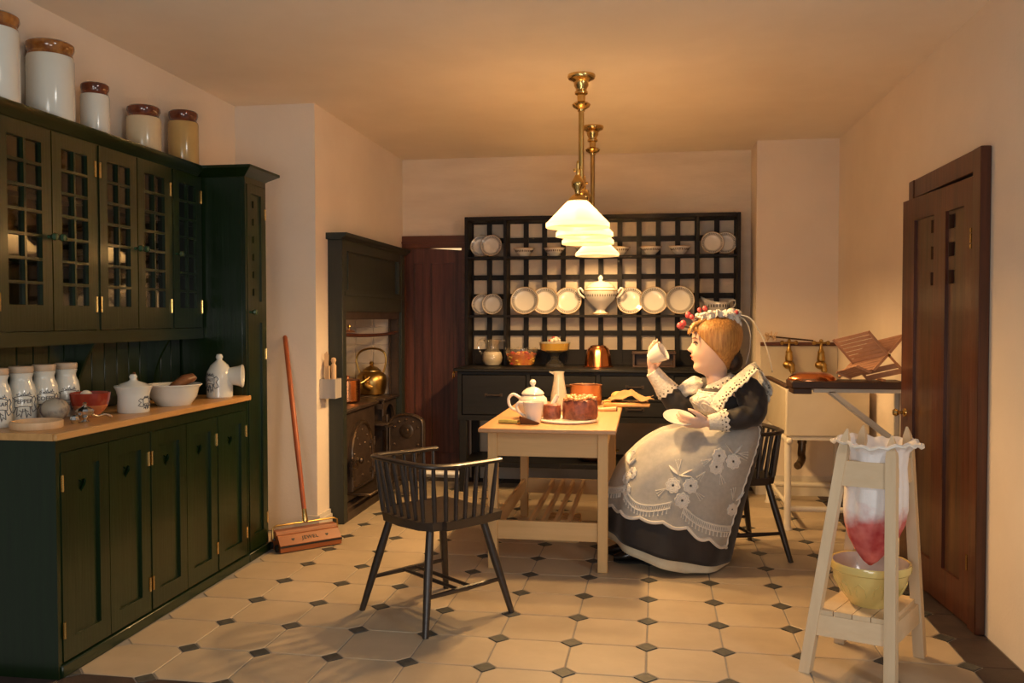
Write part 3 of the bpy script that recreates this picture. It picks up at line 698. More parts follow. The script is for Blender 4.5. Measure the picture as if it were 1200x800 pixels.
# ------------------------------------------------------------------ big blue-black dresser and its lattice plate rack
def dresser():
    t = thing('dresser', 'blue-black kitchen dresser with drawers below the lattice plate rack', 'dresser', (-0.36, 6.9, 0))
    m = M['navy']
    wb(MB().box(-1.465, 0.74, 6.59, 7.245, 0.94, 0.965, bev=0.006), 'top', m, t)
    mb = MB().box(-1.43, 0.715, 6.655, 7.20, 0.565, 0.94)
    wb(mb, 'carcass', m, t)
    ff = MB().plate([rect(-1.44, 0.72, 0.56, 0.94)] + [rect(-1.408, -0.899, 0.601, 0.92), rect(-0.872, -0.363, 0.745, 0.92), rect(-0.872, -0.363, 0.601, 0.725), rect(-0.336, 0.187, 0.745, 0.92), rect(-0.336, 0.187, 0.601, 0.725), rect(0.214, 0.69, 0.601, 0.92)], 'y', 6.63, 6.655)
    wb(ff, 'face_frame', m, t)
    for x0, x1, z0, z1 in ((-1.408, -0.899, 0.601, 0.92), (-0.872, -0.363, 0.745, 0.92), (-0.872, -0.363, 0.601, 0.725), (-0.336, 0.187, 0.745, 0.92), (-0.336, 0.187, 0.601, 0.725), (0.214, 0.69, 0.601, 0.92)):
        g = 0.006
        d = wb(box(x0 + g, x1 - g, 6.622, 6.66, z0 + g, z1 - g, bev=0.004), 'drawer', m, t)
        xm = (x0 + x1) / 2; zm = (z0 + z1) / 2
        wb(MB().tube([(xm - 0.06, 6.62, zm), (xm - 0.05, 6.605, zm), (xm + 0.05, 6.605, zm), (xm + 0.06, 6.62, zm)], 0.006, 6).box(xm - 0.07, xm - 0.048, 6.617, 6.622, zm - 0.012, zm + 0.012).box(xm + 0.048, xm + 0.07, 6.617, 6.622, zm - 0.012, zm + 0.012), 'pull', M['iron'], d)
    for x in (-1.43, 0.655):
        for y in (6.635, 7.12):
            wb(box(x, x + 0.06, y, y + 0.07, 0.0, 0.565, bev=0.004), 'leg', m, t)
    wb(box(-1.42, 0.705, 6.66, 7.18, 0.195, 0.235, bev=0.004), 'pot_board', m, t)
    rg = [(-1.468, 6.62 + 0.026 * math.cos(a * PI / 8), 0.915 + 0.026 * math.sin(a * PI / 8)) for a in range(16)]
    wb(MB().tube(rg, 0.004, 6, closed=True).cyl((-1.44, 6.62, 0.94), (-1.47, 6.62, 0.94), 0.005), 'brass_ring', M['brass'], t)
    for x, r, lab in ((-0.40, 0.15, 'copper pan on the pot board under the dresser, left of the white-aproned figure'), (0.05, 0.13, 'copper pan under the dresser half hidden by the table leg')):
        p = thing('copper_pan', lab, 'pan', (x, 6.85, 0.236), group='pans on the pot board')
        MB().lathe([(0, 0), (r * 0.55, 0), (r * 0.85, 0.03), (r, 0.085), (r + 0.008, 0.088), (r - 0.006, 0.085), (r * 0.8, 0.034), (0, 0.008)], 28).build('bowl', M['copper_dull'], p)
        MB().tube([(r, 0, 0.07), (r + 0.05, 0, 0.075), (r + 0.05, 0.05, 0.075), (r * 0.94, 0.06, 0.07)], 0.006, 6).build('handle', M['brass'], p)
    # plate rack
    k = thing('plate_rack', 'black lattice-backed plate rack on the dresser, filled with patterned china', 'rack', (-0.36, 7.15, 0.966))
    m = M['lattice']
    for x0 in (-1.465, 0.710): wb(box(x0, x0 + 0.03, 7.03, 7.245, 0.966, 2.18, bev=0.003), 'side', m, k)
    wb(box(-1.435, 0.71, 7.03, 7.245, 2.148, 2.18, bev=0.003), 'top', m, k)
    for x0 in (-1.143, 0.395): wb(box(x0, x0 + 0.026, 7.035, 7.20, 0.966, 2.148, bev=0.002), 'divider', m, k)
    for z in (1.836, 1.358): wb(box(-1.435, 0.71, 7.04, 7.20, z, z + 0.02, bev=0.002), 'shelf', m, k)
    v = None
    for i in range(15):
        x = -1.4635 + 0.1548 * i
        x0, x1 = max(x, -1.434), min(x + 0.0405, 0.709)
        wb(box(x0, x1, 7.200, 7.216, 0.97, 2.148), 'lattice_upright', m, k)
    for z0, z1 in ((1.977, 2.021), (1.67, 1.712), (1.513, 1.555), (1.207, 1.25), (2.137, 2.148)):
        wb(box(-1.434, 0.709, 7.2165, 7.231, z0, z1), 'lattice_bar', m, k)
    wb(box(-1.434, 0.709, 7.2165, 7.231, 0.967, 1.092), 'back_board', m, k)
dresser()

def make_plate(name, label, r, loc, lean, group, yaw=0.0):
    t = thing(name, label, 'plate', loc, group=group, rot=(PI / 2 - lean, 0, yaw))
    # local z points out of the plate face (towards the room); origin at the lowest rim point
    c = (0, r, 0)
    MB().lathe([(0, 0.004), (r * 0.55, 0.004), (r * 0.66, 0.009), (r * 0.98, 0.022), (r, 0.020), (r * 0.97, 0.014), (r * 0.66, 0.0), (0, -0.003)], 40, c=c).build('dish', M['porcelain'], t)
    MB().lathe([(r * 0.955, 0.0225), (r * 0.985, 0.0245), (r * 1.005, 0.021), (r * 0.985, 0.018)], 40, c=c).build('gilt_rim', M['gold'], t)
    mb = MB()
    n = 44
    for i in range(n):
        a = 2 * PI * i / n; da = 0.27 * 2 * PI / n
        q = []
        for rr, zz, s in ((r * 0.76, 0.0145, -1), (r * 0.90, 0.0205, -1), (r * 0.90, 0.0205, 1), (r * 0.76, 0.0145, 1)):
            q.append((c[0] + rr * math.cos(a + s * da), c[1] + rr * math.sin(a + s * da), zz))
        mb.loft([(p[0], p[1], p[2] - 0.001) for p in q], q)
    mb.lathe([(r * 0.715, 0.0125), (r * 0.735, 0.0140), (r * 0.735, 0.0125)], 40, c=c)
    mb.build('pattern', M['plate_ink'], t)
    return t
def china():
    sm, bg = 0.090, 0.1135
    zt, zm = 1.857, 1.379
    g1, g2 = 'small patterned plates in the rack', 'large patterned plates in the rack'
    def P(label, r, x, y, z, g): make_plate('china_plate', label, r, (x, y, z), 0.20, g)
    P('small patterned plate at the back on the left end of the top rack shelf', sm, -1.345, 7.125, zt, g1)
    P('small patterned plate in front on the left end of the top rack shelf', sm, -1.252, 7.085, zt, g1)
    P('small patterned plate in front on the right end of the top rack shelf', sm, 0.526, 7.085, zt, g1)
    P('small patterned plate at the back on the right end of the top rack shelf', sm, 0.630, 7.125, zt, g1)
    P('small patterned plate at the back on the left end of the middle rack shelf', sm * 0.97, -1.338, 7.125, zm, g1)
    P('small patterned plate in front on the left end of the middle rack shelf', sm * 0.97, -1.243, 7.085, zm, g1)
    P('large patterned plate farthest left in the middle shelf row, overlapping its neighbour', bg * 1.02, -0.976, 7.075, zm, g2)
    P('large patterned plate second from the left on the middle rack shelf', bg, -0.812, 7.105, zm, g2)
    P('large patterned plate just left of the white soup tureen', bg, -0.625, 7.13, zm, g2)
    P('large patterned plate just right of the white soup tureen', bg, -0.118, 7.13, zm, g2)
    P('large patterned plate in the middle of the three right of the tureen', bg, 0.070, 7.105, zm, g2)
    P('large patterned plate farthest right on the middle rack shelf', bg * 1.02, 0.275, 7.075, zm, g2)
    for x, lab in ((-0.985, 'patterned china bowl farthest left on the top rack shelf'), (-0.735, 'patterned china bowl second from the left on the top rack shelf'), (-0.478, 'patterned china bowl mostly hidden behind the left edge of the lamp shades'),
                   (-0.205, 'patterned china bowl just right of the lowest lamp shade'), (0.046, 'patterned china bowl second from the right on the top rack shelf'), (0.273, 'patterned china bowl farthest right on the top rack shelf')):
        t = thing('china_bowl', lab, 'bowl', (x, 7.12, 1.857), group='patterned bowls on the top shelf')
        MB().lathe([(0, 0), (0.036, 0), (0.036, 0.006), (0.06, 0.03), (0.078, 0.056), (0.088, 0.066), (0.086, 0.068), (0.075, 0.058), (0.055, 0.032), (0, 0.012)], 30).build('bowl', M['porcelain'], t)
        mb = MB()
        for i in range(26):
            a = 2 * PI * i / 26; mb.box(-0.004, 0.004, -0.002, 0.002, -0.008, 0.008, M=RZ(a) @ TR(0, -0.0705, 0.044) @ RX(0.65))
        mb.build('pattern', M['plate_ink'], t)
        MB().tube([(0.0875 * math.cos(a * PI / 15), 0.0875 * math.sin(a * PI / 15), 0.067) for a in range(30)], 0.0022, 5, closed=True).build('gilt_rim', M['gold'], t)
    # tureen
    t = thing('soup_tureen', 'white two-handled soup tureen with a domed lid on the rack', 'tureen', (-0.357, 7.115, 1.379))
    MB().lathe([(0, 0), (0.062, 0), (0.064, 0.012), (0.046, 0.022), (0.036, 0.042), (0.05, 0.06), (0.10, 0.105), (0.128, 0.15), (0.136, 0.19), (0.13, 0.194), (0.12, 0.19), (0, 0.18)], 36, sy=0.66).build('body', M['porcelain'], t)
    MB().lathe([(0.132, 0.196), (0.134, 0.201), (0.118, 0.216), (0.108, 0.232), (0.07, 0.26), (0.02, 0.272), (0.013, 0.28), (0.02, 0.295), (0.014, 0.312), (0, 0.325)], 36, sy=0.66).build('lid', M['porcelain'], t)
    MB().lathe([(0.136, 0.192), (0.139, 0.196), (0.136, 0.199)], 36, sy=0.66).lathe([(0.117, 0.218), (0.120, 0.221), (0.115, 0.223)], 36, sy=0.66).lathe([(0.0645, 0.004), (0.0665, 0.009), (0.064, 0.013)], 30, sy=0.66).build('gilt_rim', M['gold'], t)
    for s in (-1, 1):
        MB().tube(spline([(s * 0.128, 0, 0.135), (s * 0.165, 0, 0.165), (s * 0.182, 0, 0.2), (s * 0.165, 0, 0.215), (s * 0.148, 0, 0.197), (s * 0.134, 0, 0.178)], 5), 0.009, 8).build('handle', M['porcelain'], t)
    mb = MB()
    for i in range(40):
        a = 2 * PI * i / 40
        mb.box(-0.003, 0.003, -0.0015, 0.0015, -0.010, 0.010, M=TR(0.1295 * math.cos(a), 0.66 * 0.1295 * math.sin(a), 0.157) @ RZ(a + PI / 2) @ RX(0.12))
    mb.build('pattern', M['plate_ink'], t)
    # gravy boat
    t = thing('gravy_boat', 'patterned gravy boat at the right end of the middle rack shelf', 'gravy boat', (0.575, 7.12, 1.379))
    rows = []
    for z, k in ((0.0, 0.55), (0.012, 0.5), (0.03, 0.75), (0.06, 1.0), (0.085, 1.02), (0.1, 1.0)):
        r = []
        for i in range(24):
            a = 2 * PI * i / 24; x = math.cos(a) * 0.085 * k; y = math.sin(a) * 0.045 * k
            if x < -0.02: x -= (z / 0.1) ** 2 * 0.055 * (-x / 0.085) ** 2; y *= 1 - 0.35 * (z / 0.1)
            zz = z + (0.035 * max(0, -x / 0.12) ** 1.5 * (z / 0.1))
            r.append((x, y, zz))
        rows.append(r)
    rows.append([(p[0] * 0.93, p[1] * 0.88, p[2]) for p in rows[-1]]); rows.append([(p[0] * 0.6, p[1] * 0.6, 0.035) for p in rows[2]])
    MB().rows(rows, cu=True, cap=True).build('body', M['porcelain'], t)
    MB().tube(spline([(0.075, 0, 0.085), (0.11, 0, 0.115), (0.135, 0, 0.105), (0.128, 0, 0.07), (0.082, 0, 0.03)], 5), 0.007, 8).build('handle', M['porcelain'], t)
    mb = MB()
    for i in range(22):
        a = 2 * PI * i / 22; mb.box(-0.004, 0.004, -0.0015, 0.0015, -0.012, 0.012, M=TR(0.0862 * math.cos(a), 0.0462 * math.sin(a), 0.07) @ RZ(a + PI / 2))
    mb.build('pattern', M['plate_ink'], t)
china()

def jug_glass(prof_out, wall=0.003):
    return prof_out + [(max(r - wall, 0), z) for r, z in prof_out[::-1] if z > 0.004] + [(0, 0.006)]
def dresser_things():
    zt = 0.9655
    t = thing('cream_jug', 'glass jug half full of cream at the left end of the dresser top', 'jug', (-1.225, 6.98, zt))
    MB().lathe(jug_glass([(0, 0), (0.06, 0), (0.08, 0.03), (0.085, 0.07), (0.075, 0.105), (0.052, 0.135), (0.052, 0.17), (0.072, 0.205), (0.074, 0.212)]), 32).build('glass_body', M['glass'], t)
    MB().lathe([(0, 0.007), (0.055, 0.007), (0.075, 0.032), (0.081, 0.07), (0.073, 0.103), (0.068, 0.113), (0, 0.113)], 32).build('cream', M['cream_fill'], t)
    MB().tube(spline([(-0.05, 0, 0.205), (-0.09, 0, 0.215), (-0.118, 0, 0.175), (-0.105, 0, 0.12), (-0.08, 0, 0.095)], 5), 0.009, 8).build('handle', M['glass'], t)
    MB().ext([(0.05, -0.02), (0.05, 0.02), (0.105, 0)], 'z', 0.198, 0.212).build('lip', M['glass'], t)
    t = thing('fruit_bowl', 'scalloped glass bowl of stewed orange fruit on the dresser', 'bowl', (-0.98, 6.92, zt))
    n = 40; rows = []
    for r, z in ((0.0, 0.0), (0.085, 0.0), (0.085, 0.008), (0.10, 0.03), (0.122, 0.09), (0.13, 0.13), (0.128, 0.145), (0.122, 0.13), (0.115, 0.09), (0.094, 0.034), (0.0, 0.012)):
        rows.append([(max(r, 1e-4) * (1 + (0.025 if z > 0.08 else 0.0) * math.cos(10 * 2 * PI * k / n)) * math.cos(2 * PI * k / n), max(r, 1e-4) * (1 + (0.025 if z > 0.08 else 0) * math.cos(10 * 2 * PI * k / n)) * math.sin(2 * PI * k / n), z + (0.010 * math.cos(10 * 2 * PI * k / n) if z > 0.12 else 0)) for k in range(n)])
    MB().rows(rows, cu=True).build('glass_bowl', M['glass'], t)
    MB().lathe([(0, 0.013), (0.09, 0.014), (0.105, 0.06), (0.112, 0.1), (0.06, 0.108), (0, 0.112)], 32).build('syrup', M['fruit'], t)
    rnd = random.Random(3)
    for mname, k in (('fruit_red', 14), ('fruit_yellow', 26), ('fruit', 22)):
        mb = MB()
        for i in range(k):
            a = rnd.uniform(0, 2 * PI); z = rnd.uniform(0.02, 0.112); r = 0.088 + (z - 0.02) * 0.24 if z < 0.10 and rnd.random() < 0.75 else rnd.uniform(0.02, 0.10)
            if r < 0.085: z = 0.112
            mb.ball((min(r, 0.108) * math.cos(a), min(r, 0.108) * math.sin(a), z), rnd.uniform(0.008, 0.014), (1.3, 1, 0.8), 8)
        o = mb.build('fruit_pieces', M[mname], t); o['kind'] = 'stuff'
    t = thing('trifle', 'yellow custard trifle topped with nuts in a footed glass dish', 'dessert', (-0.717, 6.98, zt))
    MB().lathe([(0, 0), (0.078, 0), (0.078, 0.006), (0.06, 0.03), (0.034, 0.05), (0.03, 0.062), (0.036, 0.07), (0.03, 0.078), (0.036, 0.09), (0.06, 0.105), (0.115, 0.125), (0.122, 0.165), (0.128, 0.195), (0.124, 0.195), (0.118, 0.167), (0.11, 0.13), (0, 0.112)], 36).build('glass_dish', M['glass'], t)
    MB().lathe([(0, 0.113), (0.06, 0.114), (0.109, 0.131), (0.117, 0.17), (0.119, 0.184), (0, 0.188)], 36).build('custard', M['custard'], t)
    MB().lathe([(0.119, 0.184), (0.121, 0.193), (0.09, 0.197), (0, 0.197), (0, 0.186)], 36).build('cream_layer', M['cream_fill'], t)
    mb = MB(); mr = MB()
    for i in range(24):
        a = rnd.uniform(0, 2 * PI); r = 0.05 * rnd.random() ** 0.6
        (mr if i % 6 == 0 else mb).ball((r * math.cos(a), r * math.sin(a), 0.200 + 0.032 * (1 - r / 0.05) + 0.004), rnd.uniform(0.009, 0.014), n=8)
    o = mb.build('nuts', M['cream_fill'], t); o['kind'] = 'stuff'
    mr.build('cherries', M['fruit_red'], t)
    t = thing('jelly_mould', 'fluted copper jelly mould upside down on the dresser', 'mould', (-0.367, 6.95, zt))
    n = 48; rows = []
    for r, z, f in ((0.122, 0, 0), (0.122, 0.006, 0), (0.108, 0.010, 0.2), (0.105, 0.03, 1), (0.096, 0.09, 1), (0.086, 0.135, 1), (0.076, 0.152, 0.6), (0.068, 0.15, 0.3), (0.062, 0.165, 0.1), (0.045, 0.172, 0), (0.001, 0.172, 0)):
        rows.append([(r * (1 + 0.045 * f * abs(math.cos(5 * 2 * PI * k / n)) - 0.03 * f) * math.cos(2 * PI * k / n), r * (1 + 0.045 * f * abs(math.cos(5 * 2 * PI * k / n)) - 0.03 * f) * math.sin(2 * PI * k / n), z) for k in range(n)])
    tag(MB().rows(rows, cu=True, cap=True).build('jelly_mould_shell', M['copper'], t), 'x', 'x')
    o = t.children[0]; o.name = 'shell'; del o['label']; del o['category']
    t = thing('wooden_box', 'dark open wooden knife box behind the raised cup on the dresser', 'box', (0.07, 7.0, zt))
    MB().box(-0.165, 0.165, -0.055, 0.055, 0, 0.012).box(-0.165, -0.15, -0.055, 0.055, 0.012, 0.10).box(0.15, 0.165, -0.055, 0.055, 0.012, 0.10).box(-0.15, 0.15, 0.043, 0.055, 0.012, 0.10).box(-0.02, -0.008, -0.05, 0.043, 0.012, 0.10).build('case', M['darkwood'], t)
    box(-0.172, 0.172, -0.062, 0.062, 0.1005, 0.122, bev=0.004).build('lid', M['darkwood'], t)
dresser_things()

# ------------------------------------------------------------------ pine table
def table():
    t = thing('kitchen_table', 'pale pine kitchen table with a slatted shelf below, laid for tea', 'table', (-0.51, 5.26, 0))
    wb(box(-0.870, -0.145, 4.51, 6.01, 0.752, 0.775, bev=0.004), 'tabletop', M['tabletop'], t)
    lx = ((-0.838, -0.786), (-0.246, -0.192)); ly = ((4.618, 4.672), (5.86, 5.914))
    for a, b in lx:
        for c, d in ly: wb(box(a, b, c, d, 0, 0.752, bev=0.003), 'leg', M['pine_z'], t)
    for y in (4.63, 5.872): wb(box(-0.786, -0.246, y, y + 0.022, 0.612, 0.752), 'end_apron', M['pine_x'], t)
    for x in (-0.825, -0.226): wb(box(x, x + 0.02, 4.672, 5.86, 0.63, 0.752), 'side_apron', M['pine_y'], t)
    for y in (4.632, 5.876): wb(box(-0.786, -0.246, y, y + 0.022, 0.162, 0.262), 'shelf_rail', M['pine_x'], t)
    wb(box(-0.820, -0.802, 4.672, 5.86, 0.175, 0.262), 'shelf_side_rail', M['pine_y'], t)
    wb(box(-0.244, -0.228, 4.672, 5.86, 0.175, 0.262), 'shelf_side_rail', M['pine_y'], t)
    for k in range(4):
        x = -0.624 + 0.0695 * k
        wb(box(x, x + 0.017, 4.654, 5.876, 0.222, 0.2595), 'shelf_slat', M['pine_y'], t)
    for k in range(4):
        pass
    b = thing('slat_block', 'small ridged pale wooden block under the table shelf slats', 'block', (-0.50, 5.45, 0.0))
    wb(MB().box(-0.60, -0.39, 5.22, 5.44, 0.0, 0.12), 'body', M['pine_x'], b)
    for k in range(4): wb(box(-0.60, -0.39, 5.225 + 0.055 * k, 5.262 + 0.055 * k, 0.1205, 0.135, bev=0.002), 'ridge', M['pine_x'], b)
table()

def table_things():
    zt = 0.7755
    t = thing('teapot', 'round white teapot with lid at the near left of the table', 'teapot', (-0.640, 4.995, zt))
    MB().lathe([(0, 0), (0.05, 0), (0.055, 0.008), (0.078, 0.045), (0.087, 0.085), (0.080, 0.118), (0.062, 0.134), (0.058, 0.137), (0, 0.137)], 36).build('body', M['porcelain'], t)
    MB().lathe([(0.064, 0.138), (0.066, 0.146), (0.057, 0.158), (0.036, 0.174), (0.012, 0.183), (0.010, 0.19), (0.018, 0.2), (0.019, 0.212), (0.01, 0.224), (0, 0.226)], 30).build('lid', M['porcelain'], t)
    MB().tube(spline([(-0.075, 0, 0.118), (-0.115, 0, 0.138), (-0.142, 0, 0.11), (-0.128, 0, 0.06), (-0.08, 0, 0.04)], 6), 0.009, 10).build('handle', M['porcelain'], t)
    MB().tube(spline([(0.07, 0.0, 0.045), (0.105, 0.0, 0.06), (0.125, 0.0, 0.1), (0.143, 0, 0.137)], 5), [0.03, 0.028, 0.026, 0.024, 0.022, 0.02, 0.019, 0.018, 0.017, 0.016, 0.015, 0.014, 0.014, 0.013, 0.013, 0.013], 12).build('spout', M['porcelain'], t)
    t = thing('milk_jug', 'white tapered milk jug standing in front of the teapot', 'jug', (-0.605, 4.745, zt))
    MB().lathe([(0, 0), (0.036, 0), (0.038, 0.005), (0.048, 0.05), (0.055, 0.1), (0.058, 0.12), (0.054, 0.12), (0.05, 0.1), (0.043, 0.05), (0, 0.01)], 32).build('body', M['porcelain'], t)
    MB().tube(spline([(-0.05, 0, 0.108), (-0.08, 0, 0.115), (-0.094, 0, 0.09), (-0.075, 0, 0.058), (-0.045, 0, 0.04)], 5), 0.008, 8).build('handle', M['porcelain'], t)
    t = thing('carafe', 'tall glass carafe of milk with a pouring lip behind the cake', 'carafe', (-0.530, 5.42, zt))
    MB().lathe(jug_glass([(0, 0), (0.055, 0), (0.058, 0.02), (0.052, 0.09), (0.034, 0.19), (0.031, 0.235), (0.036, 0.245)]), 30).build('glass_body', M['milky_glass'], t)
    MB().lathe([(0, 0.008), (0.054, 0.02), (0.050, 0.075), (0, 0.075)], 30).build('milk', M['cream_fill'], t)
    MB().loft([(-0.03, -0.014, 0.225), (-0.03, 0.014, 0.225), (-0.03, 0.014, 0.242), (-0.03, -0.014, 0.242)], [(-0.06, -0.005, 0.24), (-0.06, 0.005, 0.24), (-0.06, 0.005, 0.245), (-0.06, -0.005, 0.245)]).build('lip', M['milky_glass'], t)
    t = thing('copper_saucepan', 'copper saucepan with a dark inside at the far end of the table', 'saucepan', (-0.390, 5.84, zt))
    MB().lathe([(0, 0), (0.095, 0), (0.104, 0.012), (0.106, 0.128), (0.109, 0.134), (0.102, 0.132), (0.099, 0.014), (0, 0.006)], 40).build('pot', M['copper_dull'], t)
    MB().tube(spline([(-0.06, 0.085, 0.11), (-0.1, 0.105, 0.115), (-0.14, 0.12, 0.115), (-0.18, 0.13, 0.11)], 4), 0.009, 8).build('handle', M['iron'], t)
    t = thing('cake_board', 'round pale board under the almond cake', 'board', (-0.425, 4.875, zt))
    MB().lathe([(0, 0), (0.150, 0), (0.162, 0.006), (0.162, 0.013), (0.152, 0.017), (0.146, 0.014), (0, 0.014)], 40).build('disc', M['porcelain'], t)
    rnd = random.Random(5)
    def cake(nm, lab, cx, cy, r, h, cut):
        c = thing(nm, lab, 'cake', (cx, cy, zt + 0.0175))
        rows = []
        for z, k in ((0, 0.97), (0.01, 1.0), (h * 0.5, 1.02), (h * 0.88, 1.0), (h * 0.97, 0.95), (h, 0.85)):
            row = []
            for i in range(36):
                a = 2 * PI * i / 36
                rr = r * k * (1 + rnd.uniform(-0.012, 0.012))
                x, y = rr * math.cos(a), rr * math.sin(a)
                if cut: x = max(x, -r * cut)
                row.append((x, y, z + rnd.uniform(-0.002, 0.002) * (z > 0)))
            rows.append(row)
        MB().rows(rows, cu=True, cap=True).build('crumb', M['cake'], c)
        return c
    c = cake('almond_cake', 'brown fruit cake topped with almonds, cut flat on its left side', -0.365, 4.895, 0.104, 0.105, 0.84)
    mb = MB().ball((0, 0, 0), 0.0165, (1.0, 0.75, 0.55), 8)
    nut = mb.build('almond', M['nut'], c)
    nut.location = (0, 0, 0.112)
    for i in range(70):
        a = rnd.uniform(0, 2 * PI); rr = 0.098 * math.sqrt(rnd.random())
        if rr * math.cos(a) < -0.08: continue
        copy_part(nut, c, (rr * math.cos(a), rr * math.sin(a), 0.106 + rnd.uniform(0, 0.016)), (rnd.uniform(-0.6, 0.6), rnd.uniform(-0.6, 0.6), rnd.uniform(0, 6)))
    MB().box(-0.0895, -0.0878, -0.045, 0.045, 0.012, 0.09, bev=0.0005).build('cut_face', M['cake_pale'], c)
    c = cake('cake_slice', 'small lump of cut cake left of the almond cake on the board', -0.515, 4.86, 0.05, 0.078, 0)
    # knives
    t = thing('table_knife', 'knife with a green horn handle and dark blade by the milk jug', 'knife', (-0.68, 4.70, zt), rz=-0.20)
    MB().tube([(-0.115, 0, 0.012), (-0.06, 0, 0.013), (0.0, 0, 0.011)], [0.012, 0.0125, 0.010], 8).build('handle', M['green_handle'], t)
    MB().cyl((-0.004, 0, 0.011), (0.012, 0, 0.011), 0.0125, n=10).build('ferrule', M['brass'], t)
    MB().ext([(0.006, 0.002), (0.11, 0.002), (0.125, 0.012), (0.008, 0.048)], 'y', -0.003, 0.003, M=RX(0.25)).build('blade', M['blade'], t)
    t = thing('bread_knife', 'knife with a pale turned wooden handle lying right of the cake', 'knife', (-0.27, 5.42, zt), rz=0.12)
    MB().tube([(-0.03, 0, 0.014), (0.0, 0, 0.012), (0.04, 0, 0.0135), (0.075, 0, 0.015), (0.095, 0, 0.016)], [0.011, 0.010, 0.0125, 0.0145, 0.014], 12).build('handle', M['beech'], t)
    MB().cyl((0.095, 0, 0.016), (0.103, 0, 0.016), 0.0145, n=12).build('end_cap', M['iron'], t)
    MB().cyl((-0.045, 0, 0.013), (-0.03, 0, 0.013), 0.010, n=10).build('ferrule', M['silver'], t)
    MB().box(-0.24, -0.045, -0.014, 0.014, 0.010, 0.0125).build('blade', M['silver'], t)
    # bread board with rolls and cloth
    t = thing('bread_board', 'thick wooden bread board overhanging the far right table edge', 'board', (-0.120, 5.79, zt), rz=0.05)
    box(-0.150, 0.150, -0.10, 0.10, 0, 0.026, bev=0.006).build('board', M['counter'], t)
    t = thing('bread_roll', 'round golden bread roll half under the tan cloth', 'bread', (-0.175, 5.845, 0.802))
    MB().ball((0, 0, 0.032), 0.042, (1.15, 1.0, 0.78), 20).build('crust', M['bread'], t)
    tc = thing('tan_cloth', 'crumpled tan cloth lying over the bread on the board', 'cloth', (-0.095, 5.785, 0.8025))
    rows = []
    for i in range(25):
        u = i / 24; r = []
        for j in range(19):
            v = j / 18
            x = lerp(-0.135, 0.145, u); y = lerp(-0.085, 0.075, v)
            h = 0.058 * math.exp(-((x + 0.005) / 0.07) ** 2 - ((y - 0.01) / 0.08) ** 2) + 0.022 * max(0, 1 - abs(((x * 1.3 + y * 1.1) * 14) % 2 - 1) * 1.2) * (1 - abs(u - 0.5)) + 0.012 * abs(math.sin(6 * x * 3.2 + 16 * y)) + 0.005 * math.sin(11 * u + 9 * v) ** 2
            h += 0.02 * max(0, x - 0.09) / 0.05 * v
            r.append((x + 0.012 * math.sin(7 * v), y + 0.015 * math.sin(6 * u), 0.004 + max(0, h)))
        rows.append(r)
    o = MB().rows(rows).build('folds', M['cloth_tan'], tc)
    sm = o.modifiers.new('thick', 'SOLIDIFY'); sm.thickness = 0.003; sm.offset = 1
    mb = MB()
    for i in range(16):
        mb.ball((-0.155 + rnd.uniform(-0.03, 0.04), -0.03 + rnd.uniform(-0.04, 0.03), 0.006), rnd.uniform(0.006, 0.011), (1.4, 1, 0.7), 8)
    o = mb.build('crumbs', M['bread'], None); o.location = (-0.095, 5.80, 0.802); tag(o, 'pale crumbs and crusts scattered on the bread board beside the saucepan', 'crumbs', kind='stuff')
table_things()

